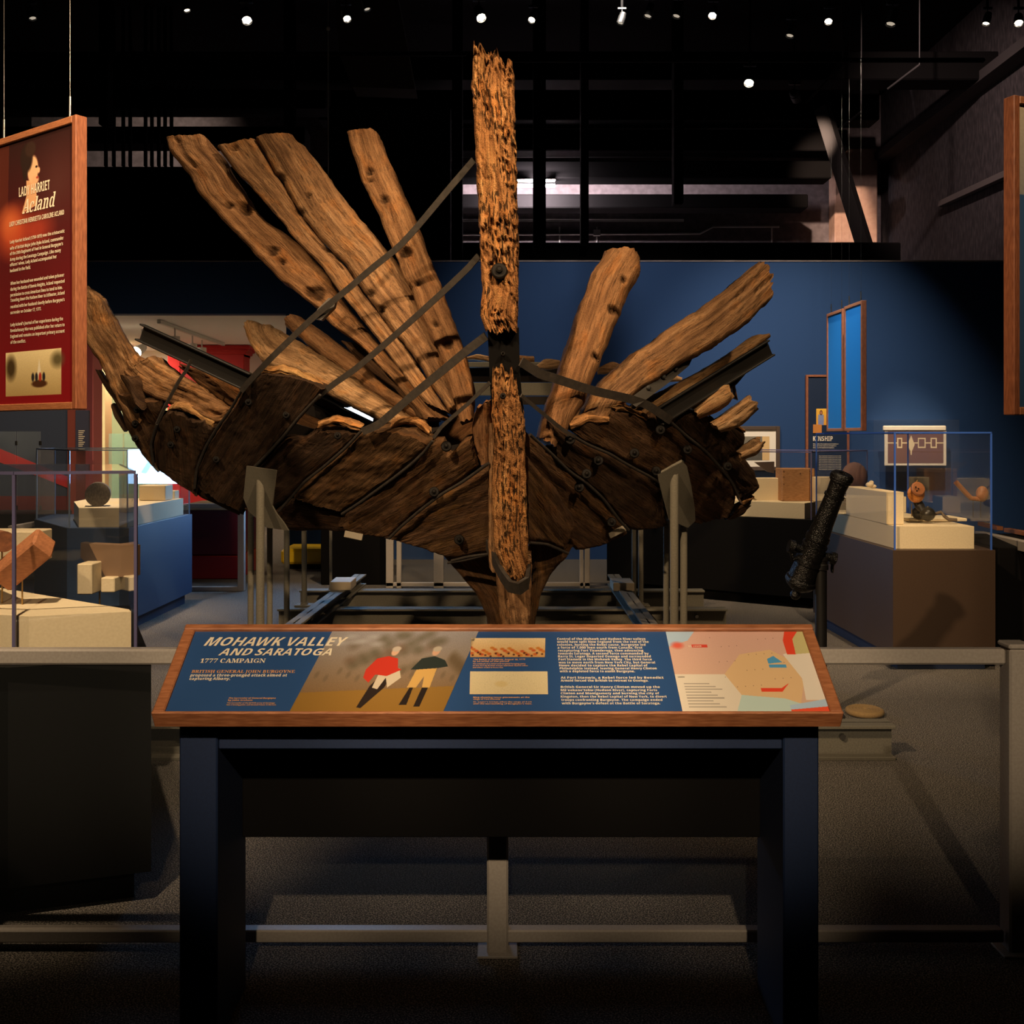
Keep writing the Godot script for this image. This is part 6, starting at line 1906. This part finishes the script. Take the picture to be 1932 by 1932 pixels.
func wall_pieces() -> void:
	var d := 12.93
	# framed picture with a white mat
	var f := thing("framed_picture", "framed picture with a wide white mat on the blue wall", "picture", at(1420, 890, d))
	var lo := at(1366, 888, d)
	var hi := at(1472, 804, d)
	frame4(f, Vector3(lo.x, lo.y, -d), Vector3(hi.x, hi.y, -d), 0.05, 0.06, std(C(74, 58, 46), 0.5))
	var st := gs()
	bx(st, Vector3(lo.x + 0.04, lo.y + 0.04, -d - 0.02), Vector3(hi.x - 0.04, hi.y - 0.04, -d - 0.05), 0.0)
	put(st, "mat_board", M.cream, f)
	print_face("picture_print", image_mat(paint_small_picture()), Vector3(lo.x + 0.12, hi.y - 0.13, -d - 0.018), Vector3(hi.x - lo.x - 0.25, 0, 0), Vector3(0, -(hi.y - lo.y - 0.26), 0), f)
	# KINSHIP panel
	var k := thing("wall_sign", "tall navy sign reading KINSHIP in a brown frame on the blue wall", "sign", at(1562, 960, d))
	lo = at(1521, 965, d)
	hi = at(1603, 707, d)
	frame4(k, Vector3(lo.x, lo.y, -d), Vector3(hi.x, hi.y, -d), 0.03, 0.05, M.frame_wood)
	st = gs()
	bx(st, Vector3(lo.x + 0.02, lo.y + 0.02, -d - 0.015), Vector3(hi.x - 0.02, hi.y - 0.02, -d - 0.04), 0.0)
	var board := put(st, "print_board", std(C(16, 34, 60), 0.5), k)
	print_face("photo_print", image_mat(paint_two_people()), at(1540, 771, d + 0.012), at(1572, 771, d + 0.012) - at(1540, 771, d + 0.012), Vector3(0, -31.0 * d / F, 0), board)
	st = gs()
	bx(st, at(1534, 801, d + 0.005), at(1550, 817, d + 0.012), 0.0)
	put(st, "orange_square", std(C(190, 120, 50), 0.7), board)
	words("KINSHIP", at(1534, 832, d + 0.012), Vector3.RIGHT, Vector3.UP, 37.0 * d / F, 9.0 * d / F, M.cream_ink, board)
	for i in 3: words("the people of the longhouse and neighbours", at(1534, 838.5 + i * 3.5, d + 0.012), Vector3.RIGHT, Vector3.UP, (48.0 - i * 4.0) * d / F, 1.8 * d / F, M.cream_ink, board)
	for i in 9: words("their homelands reached from river to lake", at(1545, 861 + i * 3.2, d + 0.012), Vector3.RIGHT, Vector3.UP, 42.0 * d / F, 1.6 * d / F, M.cream_ink, board)
	# woven belt in an acrylic box on the wall
	var b := thing("wampum_belt", "cream bordered purple woven belt with white squares and a tree on the blue wall", "textile", at(1727, 880, 12.8))
	var a0 := at(1667, 803, 12.75)
	var a1 := at(1786, 879, 12.75)
	st = gs()
	bx(st, Vector3(a0.x, a0.y, -12.75), Vector3(a1.x, at(0, 813, 12.75).y, -12.79), 0.012)
	put(st, "top_roll", M.cream, b)
	st = gs()
	bx(st, Vector3(at(1670, 0, 12.75).x, at(0, 812, 12.75).y, -12.765), Vector3(at(1787, 0, 12.75).x, a1.y, -12.785), 0.006)
	put(st, "cloth_backing", M.cream, b)
	print_face("woven_face", image_mat(paint_belt(), 0.9), at(1675, 814, 12.763), Vector3(105.0 * 12.763 / F, 0, 0), Vector3(0, -60.0 * 12.763 / F, 0), b)
	var v := thing("acrylic_wall_box", "flat clear acrylic box around the woven belt", "display box", at(1728, 890, 12.7))
	st = gs()
	bx(st, at(1648, 792, 12.65), at(1810, 890, 12.65) - Vector3(0, 0, 0.006), 0.0)
	put(st, "front_pane", M.pane, v)
	st = gs()
	bx(st, at(1648, 792, 12.65), at(1810, 793, 12.65) - Vector3(0, 0, 0.33), 0.0)
	put(st, "top_pane", M.pane, v)

# ---------------------------------------------------------------- the prints
func paint_officers() -> Image:
	# plain stand-in: two standing officers in a landscape
	var im := canvas(448, 256, C(150, 146, 148), C(124, 88, 46), 0.12, 3)
	for i in 26:
		var a := i * 1.7
		spot(im, 0.2 + 0.62 * fmod(i * 0.37, 1.0), 0.2 + 0.3 * fmod(i * 0.61, 1.0), 0.1, 0.08, C(92 + 12 * sin(a), 76, 56, 120), 0.9)
	for i in 9: spot(im, 0.38 + 0.05 * i, 0.1 + 0.07 * sin(i * 1.9), 0.11, 0.09, C(86, 78, 58, 150), 0.9)
	for i in 7: spot(im, 0.05 + 0.05 * i, 0.12 + 0.05 * sin(i * 2.3), 0.12, 0.05, C(186, 184, 186, 120), 0.9)
	for i in 5: spot(im, 0.9 + 0.03 * i, 0.35 + 0.04 * i, 0.07, 0.12, C(96, 78, 54, 180), 0.8)
	shape(im, [Vector2(0, 0.78), Vector2(1, 0.7), Vector2(1, 1), Vector2(0, 1)], C(150, 110, 40, 200))
	for i in 14: spot(im, 0.05 + 0.07 * i, 0.56 + 0.05 * sin(i * 2.1), 0.035, 0.06, C(110, 92, 72, 170), 0.6)
	# red coat figure
	shape(im, [Vector2(0.42, 0.95), Vector2(0.44, 0.7), Vector2(0.5, 0.5), Vector2(0.56, 0.5), Vector2(0.54, 0.72), Vector2(0.45, 0.96)], C(40, 28, 22))
	shape(im, [Vector2(0.46, 0.72), Vector2(0.46, 0.5), Vector2(0.58, 0.48), Vector2(0.62, 0.6), Vector2(0.56, 0.72), Vector2(0.52, 0.6), Vector2(0.5, 0.74)], C(206, 190, 166))
	shape(im, [Vector2(0.36, 0.5), Vector2(0.4, 0.36), Vector2(0.47, 0.33), Vector2(0.54, 0.36), Vector2(0.57, 0.48), Vector2(0.6, 0.5), Vector2(0.52, 0.58), Vector2(0.44, 0.56), Vector2(0.42, 0.66), Vector2(0.37, 0.6)], C(196, 52, 34))
	spot(im, 0.5, 0.27, 0.05, 0.06, C(214, 170, 140), 0.25)
	spot(im, 0.5, 0.235, 0.06, 0.04, C(190, 176, 160), 0.3)
	# tan trousers figure
	shape(im, [Vector2(0.71, 0.7), Vector2(0.73, 0.7), Vector2(0.74, 0.92), Vector2(0.69, 0.92)], C(34, 24, 20))
	shape(im, [Vector2(0.79, 0.7), Vector2(0.83, 0.7), Vector2(0.83, 0.94), Vector2(0.79, 0.94)], C(34, 24, 20))
	shape(im, [Vector2(0.69, 0.72), Vector2(0.7, 0.46), Vector2(0.83, 0.46), Vector2(0.84, 0.72), Vector2(0.79, 0.72), Vector2(0.77, 0.58), Vector2(0.75, 0.72)], C(208, 164, 92))
	shape(im, [Vector2(0.66, 0.5), Vector2(0.7, 0.36), Vector2(0.78, 0.33), Vector2(0.86, 0.38), Vector2(0.9, 0.46), Vector2(0.84, 0.48), Vector2(0.7, 0.5)], C(40, 48, 44))
	spot(im, 0.775, 0.27, 0.05, 0.06, C(206, 160, 130), 0.25)
	spot(im, 0.775, 0.235, 0.06, 0.04, C(180, 168, 150), 0.3)
	return im

func paint_battle() -> Image:
	var im := canvas(192, 64, C(226, 202, 158), C(200, 150, 90), 0.08, 5)
	for i in 30: spot(im, fmod(i * 0.173, 1.0), 0.5 + 0.4 * fmod(i * 0.37, 1.0), 0.12, 0.09, C(190, 64 + (i % 4) * 14, 24, 200), 0.6)
	for i in 16: spot(im, fmod(i * 0.31 + 0.1, 1.0), 0.75 + 0.2 * fmod(i * 0.57, 1.0), 0.06, 0.06, C(70, 28, 16, 220), 0.5)
	return im

func paint_old_map() -> Image:
	var im := canvas(192, 64, C(222, 206, 166), C(214, 196, 154), 0.06, 6)
	for i in 40:
		var a := i * 0.16
		spot(im, 0.5 + 0.4 * sin(a * 1.3) * cos(a * 0.4), 0.5 + 0.35 * sin(a * 2.1), 0.02, 0.015, C(170, 150, 108, 160), 0.6)
	spot(im, 0.4, 0.55, 0.3, 0.16, C(206, 180, 120, 150), 0.4)
	return im

func paint_map() -> Image:
	var im := canvas(448, 256, C(216, 172, 158), C(212, 176, 150), 0.03, 7)
	shape(im, [Vector2(0, 0), Vector2(0.2, 0), Vector2(0.14, 0.12), Vector2(0, 0.2)], C(176, 200, 222))
	spot(im, 0.06, 0.18, 0.1, 0.06, C(222, 96, 78), 0.7)
	shape(im, [Vector2(0, 0.55), Vector2(0.42, 0.55), Vector2(0.42, 1), Vector2(0, 1)], C(226, 214, 196))
	shape(im, [Vector2(0.34, 0.55), Vector2(0.48, 0.3), Vector2(0.7, 0.24), Vector2(0.84, 0.4), Vector2(0.86, 0.66), Vector2(0.8, 0.9), Vector2(0.7, 0.84), Vector2(0.42, 0.8)], C(222, 186, 140))
	shape(im, [Vector2(0.42, 0.8), Vector2(0.7, 0.84), Vector2(0.8, 0.9), Vector2(0.8, 1), Vector2(0.36, 1)], C(190, 212, 206))
	shape(im, [Vector2(0.78, 0.3), Vector2(1, 0.2), Vector2(1, 0.86), Vector2(0.84, 0.86), Vector2(0.86, 0.6)], C(228, 218, 204))
	shape(im, [Vector2(0.9, 0), Vector2(1, 0), Vector2(1, 0.28), Vector2(0.84, 0.3), Vector2(0.88, 0.1)], C(196, 186, 130))
	shape(im, [Vector2(0.84, 0), Vector2(0.93, 0), Vector2(0.88, 0.1), Vector2(0.87, 0.3), Vector2(0.81, 0.3), Vector2(0.81, 0.12)], C(226, 70, 44))
	shape(im, [Vector2(0.72, 0.92), Vector2(1, 0.84), Vector2(1, 0.93), Vector2(0.72, 0.98)], C(176, 200, 224))
	shape(im, [Vector2(0.72, 0.97), Vector2(1, 0.93), Vector2(1, 1), Vector2(0.72, 1)], C(232, 84, 54))
	shape(im, [Vector2(0.66, 0.36), Vector2(0.71, 0.32), Vector2(0.76, 0.4), Vector2(0.66, 0.42)], C(80, 156, 206))
	shape(im, [Vector2(0.66, 0.43), Vector2(0.78, 0.43), Vector2(0.78, 0.47), Vector2(0.66, 0.47)], C(80, 156, 206))
	shape(im, [Vector2(0.56, 0.72), Vector2(0.7, 0.72), Vector2(0.76, 0.66), Vector2(0.7, 0.76), Vector2(0.56, 0.76)], C(226, 70, 44))
	shape(im, [Vector2(0.16, 0.17), Vector2(0.27, 0.17), Vector2(0.27, 0.21), Vector2(0.16, 0.21)], C(214, 70, 54))
	for i in 9: shape(im, [Vector2(0.05, 0.66 + i * 0.034), Vector2(0.22 + 0.04 * (i % 3), 0.66 + i * 0.034), Vector2(0.22 + 0.04 * (i % 3), 0.672 + i * 0.034), Vector2(0.05, 0.672 + i * 0.034)], C(168, 158, 146))
	for i in 26: spot(im, 0.3 + 0.5 * fmod(i * 0.27, 1.0), 0.08 + 0.7 * fmod(i * 0.43, 1.0), 0.006, 0.006, C(120, 90, 80), 0.5)
	return im

func paint_red_panel() -> Image:
	# plain stand-in portrait: a dark haired woman in profile in an orange gown over a red ground
	var im := canvas(288, 512, C(48, 22, 20), C(132, 16, 24), 0.05, 8)
	spot(im, 0.8, 0.2, 0.24, 0.2, C(84, 50, 44, 150), 0.9)
	shape(im, [Vector2(0.04, 0.0), Vector2(0.2, 0.0), Vector2(0.18, 0.26), Vector2(0.05, 0.3)], C(104, 44, 28, 150))
	spot(im, 0.25, 0.34, 0.17, 0.13, C(200, 84, 46, 230), 0.7)
	spot(im, 0.2, 0.3, 0.1, 0.08, C(216, 112, 62, 190), 0.8)
	spot(im, 0.55, 0.35, 0.15, 0.09, C(180, 66, 42, 190), 0.8)
	shape(im, [Vector2(0.42, 0.16), Vector2(0.53, 0.17), Vector2(0.56, 0.26), Vector2(0.36, 0.28), Vector2(0.42, 0.22)], C(222, 168, 124))
	spot(im, 0.5, 0.125, 0.042, 0.058, C(236, 188, 144), 0.2)
	spot(im, 0.572, 0.132, 0.012, 0.014, C(236, 188, 144), 0.4)
	spot(im, 0.53, 0.165, 0.03, 0.02, C(232, 180, 136), 0.4)
	spot(im, 0.42, 0.075, 0.05, 0.062, C(44, 28, 22), 0.25)
	spot(im, 0.47, 0.045, 0.044, 0.034, C(56, 36, 28), 0.3)
	spot(im, 0.4, 0.12, 0.022, 0.05, C(44, 28, 22), 0.4)
	spot(im, 0.545, 0.117, 0.009, 0.005, C(40, 26, 22), 0.3)
	spot(im, 0.555, 0.158, 0.01, 0.005, C(170, 70, 60), 0.3)
	# small river scene
	for y in range(410, 496):
		for x in range(44, 244):
			var t := (y - 410) / 86.0
			im.set_pixel(x, y, C(232, 214, 164).lerp(C(176, 150, 98), t) * (1.0 + 0.1 * nz.get_noise_2d(x * 8.0, y * 8.0)))
	spot(im, 0.22, 0.86, 0.05, 0.06, C(70, 54, 30), 0.6)
	spot(im, 0.8, 0.84, 0.06, 0.04, C(96, 86, 56), 0.7)
	spot(im, 0.58, 0.925, 0.062, 0.016, C(74, 42, 22), 0.3)
	shape(im, [Vector2(0.55, 0.905), Vector2(0.58, 0.83), Vector2(0.61, 0.905)], C(226, 216, 190))
	for i in 4: spot(im, 0.5 + i * 0.045, 0.9, 0.012, 0.02, C(170, 50, 36) if i == 2 else C(40, 36, 40), 0.4)
	return im

func paint_blue_panel() -> Image:
	var im := canvas(128, 256, C(196, 178, 150), C(54, 84, 120), 0.04, 9)
	shape(im, [Vector2(0, 0.3), Vector2(1, 0.24), Vector2(1, 1), Vector2(0, 1)], C(60, 92, 130))
	spot(im, 0.3, 0.22, 0.1, 0.08, C(90, 110, 110, 200), 0.7)
	return im

func paint_screen() -> Image:
	var im := canvas(320, 230, C(226, 240, 255), C(214, 232, 255), 0.0, 10)
	shape(im, [Vector2(0.0, 0.0), Vector2(1, 0.0), Vector2(1, 0.05), Vector2(0, 0.05)], C(120, 190, 250))
	shape(im, [Vector2(0.29, 0.70), Vector2(0.33, 0.67), Vector2(0.42, 0.87), Vector2(0.37, 0.88)], C(60, 84, 110))
	shape(im, [Vector2(0.55, 0.78), Vector2(0.62, 0.6), Vector2(0.7, 0.56), Vector2(0.66, 0.72), Vector2(0.58, 0.84)], C(40, 60, 90))
	return im

func paint_small_picture() -> Image:
	var im := canvas(160, 128, C(120, 110, 92), C(70, 66, 58), 0.1, 11)
	shape(im, [Vector2(0.8, 0), Vector2(1, 0), Vector2(1, 1), Vector2(0.8, 1)], C(206, 170, 116))
	for i in 8: spot(im, 0.08 + 0.09 * i, 0.55 + 0.1 * sin(i * 2.0), 0.08, 0.2, C(56, 54, 50, 180), 0.5)
	return im

func paint_two_people() -> Image:
	var im := canvas(96, 84, C(232, 176, 60), C(216, 150, 50), 0.04, 12)
	for s in [[0.28, C(126, 136, 170), C(120, 130, 170)], [0.78, C(226, 216, 206), C(222, 110, 130)]]:
		shape(im, [Vector2(s[0] - 0.16, 1), Vector2(s[0] - 0.17, 0.4), Vector2(s[0] + 0.17, 0.4), Vector2(s[0] + 0.16, 1)], s[2])
		shape(im, [Vector2(s[0] - 0.18, 0.72), Vector2(s[0] - 0.15, 0.36), Vector2(s[0] + 0.15, 0.36), Vector2(s[0] + 0.18, 0.72)], s[1])
		spot(im, s[0], 0.24, 0.11, 0.17, C(60, 34, 22), 0.25)
		spot(im, s[0], 0.24, 0.07, 0.11, C(184, 120, 84), 0.25)
	return im

func paint_belt() -> Image:
	var im := canvas(320, 184, C(112, 78, 74), C(112, 78, 74), 0.3, 13)
	var w := C(222, 204, 166)
	for s in [[0.17, 0.26], [0.54, 0.68], [0.77, 0.88]]:
		shape(im, [Vector2(s[0], 0.2), Vector2(s[1], 0.2), Vector2(s[1], 0.52), Vector2(s[0], 0.52)], w)
		shape(im, [Vector2(s[0] + 0.02, 0.24), Vector2(s[1] - 0.02, 0.24), Vector2(s[1] - 0.02, 0.48), Vector2(s[0] + 0.02, 0.48)], C(116, 82, 78))
	for s in [[0.0, 0.17], [0.26, 0.54], [0.68, 0.77], [0.88, 1.0]]: shape(im, [Vector2(s[0], 0.34), Vector2(s[1], 0.34), Vector2(s[1], 0.38), Vector2(s[0], 0.38)], w)
	shape(im, [Vector2(0.42, 0.12), Vector2(0.485, 0.42), Vector2(0.44, 0.6), Vector2(0.4, 0.6), Vector2(0.35, 0.42)], w)
	shape(im, [Vector2(0.405, 0.6), Vector2(0.435, 0.6), Vector2(0.43, 0.74), Vector2(0.41, 0.74)], w)
	return im
